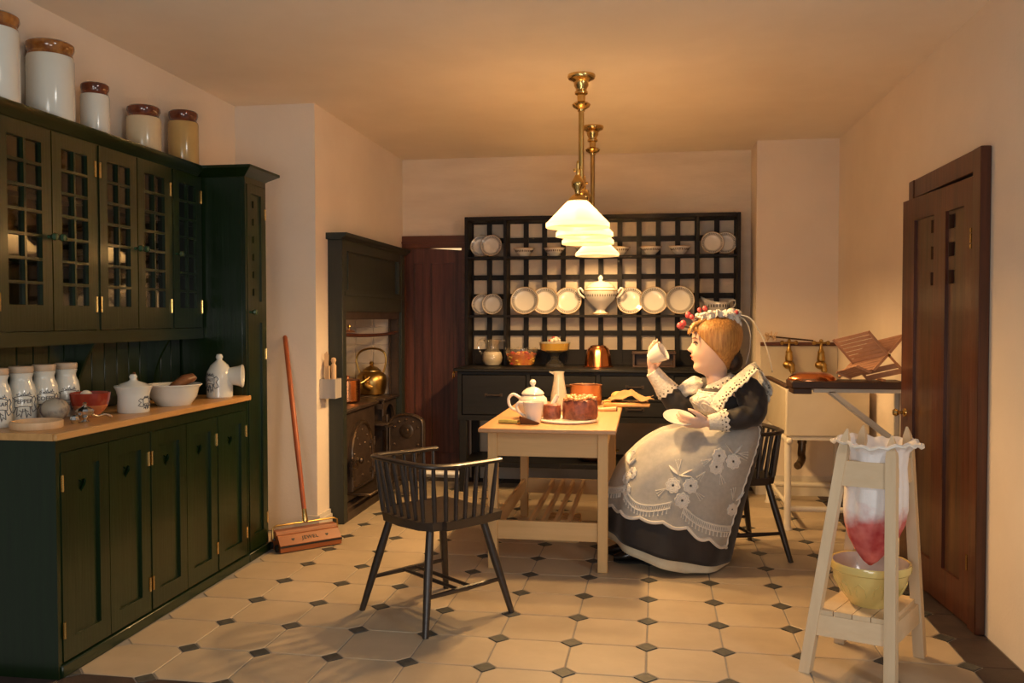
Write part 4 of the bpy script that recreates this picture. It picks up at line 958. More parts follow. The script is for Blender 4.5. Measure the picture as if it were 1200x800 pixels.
# ------------------------------------------------------------------ low-backed spindle chairs
def chair(label, loc, ang):
    t = thing('spindle_chair', label, 'chair', loc, ang, group='black low-backed spindle chairs')
    m = M['chair']
    # facing +x
    out = [(0.235, -0.235), (0.245, -0.15), (0.235, 0), (0.245, 0.15), (0.235, 0.235), (0.10, 0.255), (-0.13, 0.255), (-0.135, 0.225), (-0.185, 0.215), (-0.225, 0.15), (-0.24, 0), (-0.225, -0.15), (-0.185, -0.215), (-0.135, -0.225), (-0.13, -0.255), (0.10, -0.255)]
    out = [(a * 0.92, b * 0.92) for a, b in out]
    MB().loft([(p[0] * 0.97, p[1] * 0.97, 0.432) for p in out], [(p[0], p[1], 0.472) for p in out]).build('seat', m, t)
    bow = [(0.20, -0.26, 0.715), (0.02, -0.262, 0.715), (-0.13, -0.26, 0.718), (-0.215, -0.225, 0.722), (-0.252, -0.14, 0.726), (-0.262, 0, 0.728), (-0.252, 0.14, 0.726), (-0.215, 0.225, 0.722), (-0.13, 0.26, 0.718), (0.02, 0.262, 0.715), (0.20, 0.26, 0.715)]
    bow = [(a * 0.91, b * 0.91, c - 0.002) for a, b, c in bow]
    bp = spline(bow, 6)
    MB().tube(bp, 0.021, 10, flat=0.55).build('back_bow', m, t)
    # spindles evenly along the bow
    L = [0]
    for a, b in zip(bp, bp[1:]): L.append(L[-1] + (b - a).length)
    n = 21
    for k in range(n):
        s = lerp(0.02, L[-1] - 0.02, k / (n - 1))
        i = max(j for j in range(len(L)) if L[j] <= s); i = min(i, len(bp) - 2)
        p = bp[i].lerp(bp[i + 1], (s - L[i]) / (L[i + 1] - L[i]))
        q = V((p.x * 0.89 + 0.004, p.y * 0.905, 0.470))
        q.x = max(q.x, -0.190)
        mid = q.lerp(p, 0.45)
        MB().tube([q, mid, (p.x, p.y, p.z - 0.006)], [0.009, 0.011, 0.0075], 8).build('spindle', m, t)
    lg = {}
    for a, b in ((1, 1), (1, -1), (-1, 1), (-1, -1)):
        top = V((0.150 * a, 0.152 * b, 0.435)); bot = V((0.247 * a, 0.245 * b, 0.0))
        lg[a, b] = (top, bot)
        MB().tube([bot, bot.lerp(top, 0.55), top], [0.014, 0.0195, 0.017], 12).build('leg', m, t)
    for b in (1, -1):
        p = lg[1, b][1].lerp(lg[1, b][0], 0.36); q = lg[-1, b][1].lerp(lg[-1, b][0], 0.36)
        MB().tube([p, p.lerp(q, 0.5), q], [0.009, 0.013, 0.009], 8).build('stretcher', m, t)
    for x in (-0.035, 0.035):
        p = V((x, -0.215, 0.157)); q = V((x, 0.215, 0.157))
        MB().tube([p, p.lerp(q, 0.5), q], [0.008, 0.010, 0.008], 8).build('cross_stretcher', m, t)
chair('black spindle-backed chair standing empty in front of the table', (-0.950, 3.905, 0), math.radians(51))
chair('black spindle-backed chair under the seated figure by the sink', (0.488, 5.12, 0), math.radians(200))

# ------------------------------------------------------------------ jelly straining stand
def jelly_stand():
    F = [V((0.614, 3.448, 0)), V((0.895, 3.334, 0)), V((1.093, 3.664, 0)), V((0.812, 3.778, 0))]
    Tp = [V((0.771, 3.50, 0.93)), V((0.920, 3.445, 0.915)), V((1.016, 3.60, 0.93)), V((0.868, 3.66, 0.925))]
    c = V((0.853, 3.556, 0))
    t = thing('jelly_stand', 'raw pale wood jelly stand with four pointed posts by the dark door', 'stand', c)
    def at(i, z): return F[i].lerp(Tp[i], z / Tp[i].z)
    ex = (F[1] - F[0]).normalized(); ey = (F[3] - F[0]).normalized()
    w = 0.020
    for i in range(4):
        def sq(z, k):
            p = at(i, z); return [p + ex * w * a * k + ey * w * b * k for a, b in ((-1, -1), (1, -1), (1, 1), (-1, 1))]
        mb = MB(); zt = Tp[i].z
        mb.rows([sq(0, 1), sq(zt - 0.085, 0.92), sq(zt - 0.035, 0.66), sq(zt, 0.14)], cu=True, cap=True)
        wb(mb, 'post', M['raw'], t, sharp=30)
    def rail(i, j, z0, z1, nm, th=0.011, ext=0.0):
        a0, b0, a1, b1 = at(i, z0), at(j, z0), at(i, z1), at(j, z1)
        d = (b0 - a0).normalized(); n = V((-d.y, d.x, 0)) * th
        A = [a0 - d * ext - n, b0 + d * ext - n, b1 + d * ext - n, a1 - d * ext - n]; B = [p + 2 * n for p in A]
        wb(MB().loft(A, B), nm, M['raw_x'], t)
    for i in range(4):
        j = (i + 1) % 4
        rail(i, j, 0.715, 0.810, 'upper_rail')
        rail(i, j, 0.145, 0.223, 'lower_rail')
    q = [at(i, 0.2) for i in range(4)]
    for k in range(4):
        u0, u1 = 0.02 + k * 0.245, 0.02 + k * 0.245 + 0.232
        a, b, d, e = q[0].lerp(q[1], u0), q[0].lerp(q[1], u1), q[3].lerp(q[2], u1), q[3].lerp(q[2], u0)
        ends = []
        for z in (0.2235, 0.2415):
            ends.append([V((p.x, p.y, z)) for p in (a - ey * 0.006, b - ey * 0.006, d + ey * 0.006, e + ey * 0.006)])
        wb(MB().loft(ends[0], ends[1]), 'shelf_slat', M['raw'], t)
    # bowl
    b = thing('mixing_bowl', 'yellow glazed bowl with a pale inside on the jelly stand shelf', 'bowl', (0.873, 3.553, 0.2422))
    SB = Matrix.Diagonal((1.06, 1.06, 0.97, 1))
    MB().lathe([(0, 0), (0.070, 0), (0.074, 0.008), (0.104, 0.05), (0.127, 0.10), (0.134, 0.138), (0.141, 0.144), (0.143, 0.165), (0.140, 0.173), (0.131, 0.17)], 44, M=SB).build('outside', M['yellow_glaze'], b)
    MB().lathe([(0.1315, 0.171), (0.129, 0.160), (0.125, 0.135), (0.115, 0.10), (0.090, 0.052), (0.05, 0.018), (0, 0.013)], 44, M=SB).build('inside', M['pink_white'], b, recalc=False)
    mb = MB()
    for k in range(12):
        a = 2 * PI * k / 12
        mb.tube([((r + 0.0005) * math.cos(a + s), (r + 0.0005) * math.sin(a + s), z) for s, z, r in ((-0.15, 0.05, 0.104), (-0.13, 0.09, 0.123), (0, 0.108, 0.1288), (0.13, 0.09, 0.123), (0.15, 0.05, 0.104))], 0.0022, 6, M=SB)
    mb.build('moulded_arches', M['yellow_glaze'], b)
    # bag
    g = thing('jelly_bag', 'white muslin jelly bag stained red, hanging pointed in the stand', 'bag', (0.89, 3.553, 0.86))
    n = 64; rows = []
    for z, r, dx, rip in ((0.392, 0.006, -0.018, 0), (0.41, 0.026, -0.017, 0), (0.45, 0.055, -0.014, 0.01), (0.50, 0.083, -0.010, 0.02), (0.56, 0.102, -0.006, 0.03), (0.62, 0.108, -0.004, 0.04), (0.70, 0.105, -0.001, 0.04), (0.78, 0.100, 0, 0.03), (0.84, 0.106, 0, 0.03), (0.866, 0.122, 0, 0.02), (0.878, 0.140, 0, 0.03), (0.874, 0.147, 0, 0.035)):
        row = []
        for k in range(n):
            a = 2 * PI * k / n
            rr = r * 1.08 * (1 + rip * math.sin(7 * a + z * 5) + 0.5 * rip * math.sin(13 * a))
            row.append((0.89 + dx + rr * math.cos(a), 3.553 + rr * math.sin(a), z + (0.005 * math.sin(17 * a) + 0.006 * math.sin(4 * a) if r > 0.12 and z > 0.86 else 0)))
        rows.append(row)
    o = wb(MB().rows(rows, cu=True), 'muslin', bag_material(), g)
    sm = o.modifiers.new('thick', 'SOLIDIFY'); sm.thickness = 0.003; sm.offset = -1
    fr = [rows[-1][k] for k in range(n)]
    wb(MB().tube(fr, 0.006, 6, closed=True), 'frilled_hem', M['linen'], g)
def bag_material():
    m = mat('stained_muslin', (0.88, 0.84, 0.84), 0.85, (0.84, 0.80, 0.80), scale=30, bump=0.2, bscale=240)
    nt = m.node_tree; N = nt.nodes; L = nt.links
    b = N['Principled BSDF']; src = b.inputs['Base Color'].links[0].from_socket
    tc = N.new('ShaderNodeTexCoord'); sp = N.new('ShaderNodeSeparateXYZ'); L.new(tc.outputs['Object'], sp.inputs[0])
    ns = N.new('ShaderNodeTexNoise'); ns.inputs['Scale'].default_value = 13; ns.inputs['Detail'].default_value = 3
    L.new(tc.outputs['Object'], ns.inputs['Vector'])
    ma = N.new('ShaderNodeMath'); ma.operation = 'MULTIPLY_ADD'; ma.inputs[1].default_value = 0.16
    L.new(ns.outputs['Fac'], ma.inputs[0]); L.new(sp.outputs['Z'], ma.inputs[2])
    mr = N.new('ShaderNodeMapRange'); mr.inputs[1].default_value = -0.14; mr.inputs[2].default_value = -0.22
    L.new(ma.outputs[0], mr.inputs[0])
    ns2 = N.new('ShaderNodeTexNoise'); ns2.inputs['Scale'].default_value = 16
    L.new(tc.outputs['Object'], ns2.inputs['Vector'])
    rp = N.new('ShaderNodeValToRGB'); rp.color_ramp.elements[0].color = (0.46, 0.045, 0.05, 1); rp.color_ramp.elements[0].position = 0.35; rp.color_ramp.elements[1].color = (0.70, 0.20, 0.18, 1); rp.color_ramp.elements[1].position = 0.7
    L.new(ns2.outputs['Fac'], rp.inputs[0])
    mx = N.new('ShaderNodeMix'); mx.data_type = 'RGBA'
    L.new(mr.outputs[0], mx.inputs[0]); L.new(src, mx.inputs[6]); L.new(rp.outputs[0], mx.inputs[7])
    L.new(mx.outputs[2], b.inputs['Base Color'])
    return m
M['linen'] = mat('white_linen', (0.80, 0.76, 0.70), 0.9, (0.74, 0.70, 0.64), scale=20, bump=0.25, bscale=260)
jelly_stand()

# ------------------------------------------------------------------ sink corner
def sink():
    t = thing('sink', 'deep white butler sink on a white tubular stand in the right corner', 'sink', (1.14, 6.17, 0))
    x0, x1, y0, y1, z0, z1 = 0.885, 1.395, 5.725, 6.62, 0.60, 0.905
    w = 0.045
    mb = MB()
    o = rect(x0, x1, y0, y1); i = rect(x0 + w, x1 - w, y0 + w, y1 - w)
    def L(r, z): return [(p[0], p[1], z) for p in r]
    mb.rows([L(o, z0), L(o, z1), L(i, z1), L(rect(x0 + w + 0.01, x1 - w - 0.01, y0 + w + 0.01, y1 - w - 0.01), z0 + 0.05)], cu=True, cap=True)
    so = wb(mb, 'basin', M['sink'], t)
    bv = so.modifiers.new('round', 'BEVEL'); bv.width = 0.012; bv.segments = 3
    wb(MB().box(x0 - 0.002, x0 + 0.035, y0 + 0.0, 6.64, 0.906, 0.926, bev=0.004), 'wooden_rim', M['darkwood'], t)
    m = M['white_metal']
    for x in (0.905, 1.375):
        for y in (5.752, 6.59):
            wb(MB().tube([(x, y, 0.0), (x, y, 0.01), (x, y, 0.02), (x, y, 0.57)], [0.032, 0.03, 0.022, 0.022], 14), 'leg', m, t)
    for x in (0.905, 1.375):
        wb(MB().cyl((x, 5.70, 0.575), (x, 6.62, 0.575), 0.020, n=12).ball((x, 5.695, 0.575), 0.022, n=12), 'bearer', m, t)
        wb(MB().cyl((x, 5.752, 0.16), (x, 6.59, 0.16), 0.014, n=10), 'side_rail', m, t)
    for y in (5.752, 6.59):
        wb(MB().cyl((0.905, y, 0.135), (1.375, y, 0.135), 0.019, n=12), 'cross_rail', m, t)
    wb(box(0.905, 1.375, 5.735, 5.765, 0.578, 0.60), 'cross_beam', m, t)
    wb(MB().tube(spline([(1.06, 6.15, 0.60), (1.06, 6.15, 0.48), (1.055, 6.14, 0.43), (1.055, 6.12, 0.40), (1.03, 6.08, 0.365), (1.015, 6.06, 0.36)], 4), 0.026, 12).cyl((1.06, 6.15, 0.5), (1.06, 6.15, 0.52), 0.031, n=12), 'waste_pipe', M['iron_worn'], t)
    p = thing('splashback', 'pale splashback panel with a dark wooden top rail above the sink', 'splashback', (1.15, 6.86, 0.9))
    wb(box(0.875, 1.436, 6.862, 6.8795, 0.87, 1.14), 'panel', M['sink'], p)
    wb(box(0.872, 1.437, 6.845, 6.8795, 1.141, 1.168, bev=0.003), 'top_rail', M['mahogany_x'], p)
    for x, lab in ((1.075, 'left-hand brass tap on the splashback, under the brush head'), (1.307, 'right-hand brass tap on the splashback')):
        k = thing('brass_tap', lab, 'tap', (x, 6.80, 1.0), group='brass taps over the sink')
        y = 6.815
        wb(MB().cyl((x, 6.8612, 1.075), (x, y, 1.075), 0.016, n=12).lathe([(0, 1.03), (0.028, 1.03), (0.03, 1.05), (0.024, 1.085), (0.026, 1.095), (0.018, 1.11), (0.012, 1.13), (0.010, 1.16), (0, 1.16)], 18, c=(x, y, 0)), 'body', M['old_brass'], k)
        wb(MB().ball((x - 0.005, y, 1.0), 0.040, (1, 0.9, 0.85), 16).tube(spline([(x, y, 1.01), (x + 0.015, y - 0.015, 0.99), (x + 0.02, y - 0.02, 0.95), (x + 0.015, y - 0.02, 0.93)], 4), [0.028] * 5 + [0.022] * 4 + [0.012] * 3 + [0.004], 12), 'spout', M['old_brass'], k)
        wb(MB().cyl((x - 0.05, y, 1.165), (x + 0.05, y, 1.165), 0.008, n=8).ball((x - 0.05, y, 1.165), 0.017, n=10).ball((x + 0.05, y, 1.165), 0.017, n=10).ball((x, y, 1.18), 0.014, n=10), 'cross_handle', M['old_brass'], k)
    b = thing('long_brush', 'long-handled brush with a star of bristles lying across the taps', 'brush', (1.1, 6.81, 1.2))
    wb(MB().tube([(0.93, 6.80, 1.213), (1.25, 6.815, 1.181)], 0.006, 8), 'stick', M['darkwood'], b)
    mb = MB()
    for k in range(26):
        a = k * 2.4; d = V((0.55 * math.cos(k), math.cos(a) * 0.8, math.sin(a))).normalized() * 0.04
        c = V((0.935 + 0.035 * ((k % 7) / 6 - 0.5) * 2, 6.80, 1.213)); mb.cyl(c, c + d, 0.0035, 0.002, 5)
    wb(mb, 'bristles', M['beech'], b)
    # small shelf fixed to the right wall
    s = thing('wall_shelf', 'dark wooden shelf on white brackets crossing in front of the sink', 'shelf', (1.12, 5.18, 0.96))
    wb(box(0.818, 1.430, 5.08, 5.29, 0.957, 0.999, bev=0.006), 'board', M['darkwood'], s)
    wb(box(0.83, 0.93, 5.10, 5.27, 0.925, 0.956, bev=0.003), 'cleat', M['darkwood'], s)
    for y in (5.095, 5.255):
        mb = MB().box(0.94, 1.436, y, y + 0.02, 0.935, 0.9565).box(1.415, 1.437, y, y + 0.02, 0.62, 0.935)
        mb.loft([(1.02, y, 0.94), (1.055, y, 0.94), (1.42, y, 0.655), (1.42, y, 0.62)], [(1.02, y + 0.02, 0.94), (1.055, y + 0.02, 0.94), (1.42, y + 0.02, 0.655), (1.42, y + 0.02, 0.62)])
        wb(mb, 'bracket', M['white_metal'], s)
    c = thing('copperware', 'flat polished copper dish upside down on the dark shelf', 'dish', (0.945, 5.185, 0.9995))
    MB().lathe([(0, 0.045), (0.07, 0.043), (0.105, 0.034), (0.125, 0.018), (0.132, 0.004), (0.132, 0), (0.12, 0.002), (0, 0.030)], 40, sy=0.78).build('shell', M['copper'], c)
    # folding cedar rack
    r = thing('folding_rack', 'folding cedar plate rack of crossed slatted panels on the dark shelf', 'rack', (1.25, 5.15, 1.0))
    wv = V((-0.165, 0.10, -0.050)); m = M['cedar']
    def panel(p, q, n, over=0.0, wv=wv):
        p = V((p[0], 5.085 + over, p[1])); q = V((q[0], 5.085 + over, q[1]))
        d = (q - p).normalized(); nn = V((-d.z, 0, d.x)) * 0.007
        for o in (V((0, 0, 0)), wv):
            A = [p + o - nn, p + o + nn, q + o + nn, q + o - nn]
            dy = V((0, 0.014, 0)); wb(MB().loft(A, [v + dy for v in A]), 'side_bar', m, r)
        L = (q - p).length
        for k in range(n):
            s0 = p + d * (L * (k + 0.10) / n); s1 = p + d * (L * (k + 0.90) / n)
            a = [s0 + V((0, 0.014, 0)), s1 + V((0, 0.014, 0)), s1 + wv, s0 + wv]
            wb(MB().loft([v + nn * 0.3 for v in a], [v + nn for v in a]), 'slat', m, r)
    panel((1.227, 1.28), (1.336, 1.148), 7); panel((1.375, 1.104), (1.425, 1.045), 2)
    panel((1.262, 1.062), (1.332, 1.145), 5, 0.015); panel((1.345, 1.16), (1.425, 1.262), 6, 0.015)
    panel((1.165, 1.085), (1.245, 1.05), 5, wv=V((-0.085, 0.09, -0.040)))
    for a, b in (((1.336, 1.148), (1.375, 1.104)), ((1.425, 1.045), (1.432, 1.036))):
        p = V((a[0], 5.085, a[1])); q = V((b[0], 5.085, b[1])); wb(MB().cyl(p + V((0, 0.007, 0)), q + V((0, 0.007, 0)), 0.007, n=6), 'side_bar', m, r)
    wb(MB().cyl((1.336, 5.075, 1.148), (1.336, 5.12, 1.148), 0.008, n=10), 'pin', M['brass'], r)
    wb(box(1.31, 1.325, 5.10, 5.25, 1.0, 1.012), 'foot', m, r)
sink()

# ------------------------------------------------------------------ carpet sweeper, spoon box, stove pots
def sweeper():
    t = thing('carpet_sweeper', 'wooden carpet sweeper with a long red handle leaning on the white wall', 'sweeper', (-1.930, 4.850, 0), math.radians(44.8))
    w = 0.19
    b = MB().ext([(0.0, 0.006), (0.0, 0.032), (0.002, 0.046), (0.045, 0.094), (0.062, 0.096), (0.072, 0.114), (0.130, 0.114), (0.152, 0.06), (0.152, 0.006)], 'x', -w, w)
    b.build('body', M['sweeper'], t, sharp=15)
    box(-w - 0.001, w + 0.001, -0.0015, 0.001, 0.0325, 0.0425).build('black_stripe', M['black_ink'], t)
    T = TR(0, 0.0235, 0.0702) @ RX(math.atan2(0.048, 0.043))
    mb = MB().mesh(text_mesh('JEWEL', 0.030, 0.0006, 0.0006, 1.25), T @ TR(0, 0, 0.0006))
    mb.build('lettering', M['black_ink'], t)
    for x in (-0.105, 0.105): MB().plate([heart(x, 0, 0.010)], 'z', 0.0, 0.0012, M=T).build('heart_mark', M['black_ink'], t)
    for s in (-1, 1): MB().cyl((s * w, 0.04, 0.026), (s * (w + 0.012), 0.04, 0.026), 0.022, n=14).cyl((s * w, 0.13, 0.026), (s * (w + 0.012), 0.13, 0.026), 0.022, n=14).build('wheels', M['soot'], t)
    MB().tube([(-w - 0.012, 0.085, 0.07), (-w - 0.012, 0.09, 0.135), (-w + 0.01, 0.092, 0.145), (w - 0.01, 0.092, 0.145), (w + 0.012, 0.09, 0.135), (w + 0.012, 0.085, 0.07)], 0.0055, 8).build('yoke', M['old_brass'], t)
    for s in (-1, 1): MB().ball((s * (w + 0.006), 0.085, 0.07), 0.011, n=8).build('pivot', M['iron'], t)
    inv = world_of(t).inverted()
    p = V((0.0, 0.092, 0.145)); q = inv @ V((-2.247, 5.225, 1.245))
    d = (q - p).normalized()
    MB().tube([p, p + d * 0.005, p + d * 0.09], [0.016, 0.017, 0.013], 12).build('ferrule', M['brass'], t)
    MB().tube([p + d * 0.06, p + d * 0.5, q - d * 0.01, q], [0.0135, 0.017, 0.0145, 0.008], 12).build('handle', M['handle_wood'], t)
sweeper()
def spoon_box():
    t = thing('spoon_box', 'grey limed wooden box on the chimney corner holding spoons', 'box', (-2.0, 5.36, 0.90))
    x0, x1, y0, y1, z0, z1 = -2.048, -1.945, 5.30, 5.415, 0.843, 0.967
    mb = MB().box(x0, x1, y0, y1, z0, z0 + 0.012).box(x0, x1, y0, y0 + 0.012, z0 + 0.012, z1).box(x0, x1, y1 - 0.012, y1, z0 + 0.012, z1).box(x0, x0 + 0.012, y0 + 0.012, y1 - 0.012, z0 + 0.012, z1).box(x1 - 0.012, x1, y0 + 0.012, y1 - 0.012, z0 + 0.012, z1)
    wb(mb, 'box', M['grey_box'], t)
    def sp(nm, lab, mb, cat='spoon'):
        o = mb.build(nm, M['beech'], None); tag(o, lab, cat)
    sp('wooden_spatula', 'flat wooden spatula standing tallest in the spoon box', MB().loft([(-2.03, 5.345, 0.857), (-2.015, 5.345, 0.857), (-2.004, 5.34, 1.12), (-2.015, 5.34, 1.142), (-2.032, 5.34, 1.125)], [(-2.03, 5.353, 0.857), (-2.015, 5.353, 0.857), (-2.004, 5.348, 1.12), (-2.015, 5.348, 1.142), (-2.032, 5.348, 1.125)]), 'spatula')
    sp('dolly_peg', 'round-headed wooden peg at the right of the spoon box', MB().lathe([(0, 0.857), (0.014, 0.857), (0.018, 1.05), (0.010, 1.065), (0.017, 1.085), (0.012, 1.10), (0, 1.104)], 14, c=(-1.975, 5.355, 0)), 'peg')
    sp('wooden_fork', 'slim wooden spoon leaning left in the spoon box', MB().tube([(-1.998, 5.375, 0.857), (-2.02, 5.375, 1.0), (-2.038, 5.372, 1.06), (-2.04, 5.372, 1.085)], [0.007, 0.007, 0.014, 0.006], 10), 'spoon')
    sp('wooden_spoon', 'thin wooden spoon in the middle of the spoon box', MB().tube([(-1.995, 5.33, 0.857), (-1.997, 5.328, 1.02), (-1.999, 5.327, 1.05)], [0.006, 0.007, 0.011], 10))
spoon_box()
def stove_pots():
    t = thing('kettle', 'round brass kettle with a tall hoop handle on the range', 'kettle', (-2.15, 6.685, 0.7485))
    MB().lathe([(0, 0), (0.095, 0), (0.104, 0.006), (0.117, 0.05), (0.122, 0.11), (0.114, 0.15), (0.085, 0.178), (0.06, 0.185), (0, 0.185)], 40).build('body', M['old_brass'], t)
    MB().lathe([(0.075, 0.183), (0.074, 0.192), (0.045, 0.215), (0.02, 0.225), (0.012, 0.232), (0.02, 0.245), (0.013, 0.26), (0, 0.264)], 30).build('lid', M['old_brass'], t)
    MB().tube(spline([(-0.095, 0, 0.17), (-0.125, 0, 0.27), (-0.09, 0, 0.34), (0, 0, 0.365), (0.09, 0, 0.345), (0.12, 0, 0.28), (0.10, 0, 0.175)], 6), 0.0085, 8).build('handle', M['old_brass'], t)
    MB().tube(spline([(-0.09, -0.06, 0.06), (-0.115, -0.095, 0.09), (-0.125, -0.115, 0.13), (-0.115, -0.145, 0.17)] if False else [(0.02, -0.10, 0.06), (-0.01, -0.145, 0.085), (-0.01, -0.165, 0.13), (0.0, -0.195, 0.165)], 4), [0.03, 0.028, 0.026, 0.024, 0.022, 0.02, 0.018, 0.017, 0.016, 0.015, 0.014, 0.013, 0.012], 12).build('spout', M['old_brass'], t)
    t = thing('copper_pot', 'straight-sided copper pot with a lid and long handle on the range', 'pot', (-2.135, 6.07, 0.7485))
    MB().lathe([(0, 0), (0.085, 0), (0.092, 0.008), (0.092, 0.155), (0.096, 0.16), (0.088, 0.158), (0.086, 0.012), (0, 0.008)], 40).build('body', M['copper'], t)
    MB().lathe([(0.084, 0.15), (0.084, 0.156), (0.04, 0.166), (0.014, 0.168), (0.012, 0.176), (0.02, 0.186), (0, 0.192)], 30).build('lid', M['copper_dull'], t)
    MB().tube(spline([(0.05, 0.075, 0.125), (0.07, 0.105, 0.13), (0.085, 0.15, 0.145), (0.1, 0.2, 0.165)], 4), 0.009, 8).build('handle', M['brass'], t)
stove_pots()

# ------------------------------------------------------------------ storage jars above the wall cupboard
def crock(label, x, y, r, h, bodym, glazem, rim=0.9, glaze_h=0.2):
    t = thing('stoneware_jar', label, 'jar', (x, y, 2.1885), group='stoneware jars on top of the green cupboard')
    zs = h * (1 - glaze_h)
    MB().lathe([(0, 0), (r * 0.96, 0), (r, 0.008), (r, zs - 0.012), (r * 0.96, zs), (0, zs)], 44).build('body', M[bodym], t)
    g = h - zs
    MB().lathe([(r * 0.962, zs + 0.0002), (r * rim * 0.97, zs + g * 0.10), (r * rim * 0.93, zs + g * 0.25), (r * rim * 0.98, zs + g * 0.42), (r * rim * 1.04, zs + g * 0.62), (r * rim * 1.02, zs + g * 0.88), (r * rim * 0.92, h), (r * rim * 0.75, h), (r * rim * 0.70, h - 0.03), (0, h - 0.03)], 44).build('glazed_neck', M[glazem], t)
crock('white stoneware jar with an amber neck at the left edge of the picture', -2.480, 3.045, 0.090, 0.335, 'stone_white', 'amber', 0.98, 0.17)
crock('largest white stoneware jar with an amber neck, second from left', -2.482, 3.372, 0.093, 0.325, 'stone_white', 'amber', 0.98, 0.18)
crock('slim white stoneware jar with a brown neck, in the middle of five', -2.480, 3.67, 0.062, 0.232, 'stone_white', 'brown_glaze', 0.95, 0.22)
crock('cream stoneware jar with a dark brown neck, fourth from left', -2.480, 4.06, 0.082, 0.222, 'cream', 'brown_glaze', 0.93, 0.25)
crock('ochre stoneware jar with a brown neck nearest the chimney breast', -2.480, 4.44, 0.080, 0.285, 'ochre', 'brown_glaze', 0.93, 0.21)

# ------------------------------------------------------------------ jars and bowls on the oak worktop
def bend(me, r, a0, z0, lift=0.0008):
    mb = MB().mesh(me)
    for v in mb.bm.verts:
        a = a0 + v.co.x / r
        rr = r + lift + v.co.z
        v.co = V((rr * math.cos(a), rr * math.sin(a), z0 + v.co.y))
    return mb
def scroll_banner(r, a0, z0, w, h):
    """printed scroll emblem wrapped round a jar: outlines, curled ends, ribbon and leaf strokes"""
    mb = MB()
    def P(x, y): a = a0 + x / r; return ((r + 0.0008) * math.cos(a), (r + 0.0008) * math.sin(a), z0 + y)
    def line(pts, t=0.0014):
        pp = []
        for (ax, ay), (bx, by) in zip(pts, pts[1:]):
            k = max(1, int(math.hypot(bx - ax, by - ay) / 0.008))
            pp += [(lerp(ax, bx, i / k), lerp(ay, by, i / k)) for i in range(k)]
        pp.append(pts[-1])
        mb.tube([P(*p) for p in pp], t, 4)
    hw = w / 2
    line([(-hw, h * 0.5), (-hw * 0.3, h * 0.62), (hw * 0.4, h * 0.62), (hw, h * 0.5)]); line([(-hw, -h * 0.5), (-hw * 0.3, -h * 0.40), (hw * 0.4, -h * 0.40), (hw, -h * 0.5)])
    line([(-hw, h * 0.5), (-hw, -h * 0.5)]); line([(hw, h * 0.5), (hw, -h * 0.5)])
    for s in (-1, 1):
        line([(s * hw, h * 0.3), (s * (hw + 0.012), h * 0.55), (s * (hw + 0.022), h * 0.2), (s * (hw + 0.010), -h * 0.2), (s * (hw + 0.024), -h * 0.75), (s * (hw + 0.004), -h * 1.0), (s * hw * 0.8, -h * 0.5)], 0.0018)
        line([(s * hw * 0.7, -h * 0.5), (s * hw * 0.8, -h * 1.35), (s * hw * 0.45, -h * 1.1), (s * hw * 0.3, -h * 1.5), (s * hw * 0.1, -h * 0.6)], 0.0018)
    for k in range(9):
        x = -hw * 0.8 + 1.6 * hw * k / 8
        line([(x, h * 0.66), (x + 0.003, h * 0.85 + 0.15 * h * math.sin(k * 2.1)), (x + 0.006, h * 0.68)], 0.0012)
    line([(-hw * 0.5, -h * 0.75), (-hw * 0.2, -h * 0.95), (hw * 0.2, -h * 0.75), (hw * 0.5, -h * 0.95)], 0.0016)
    return mb
ZW = 0.9305
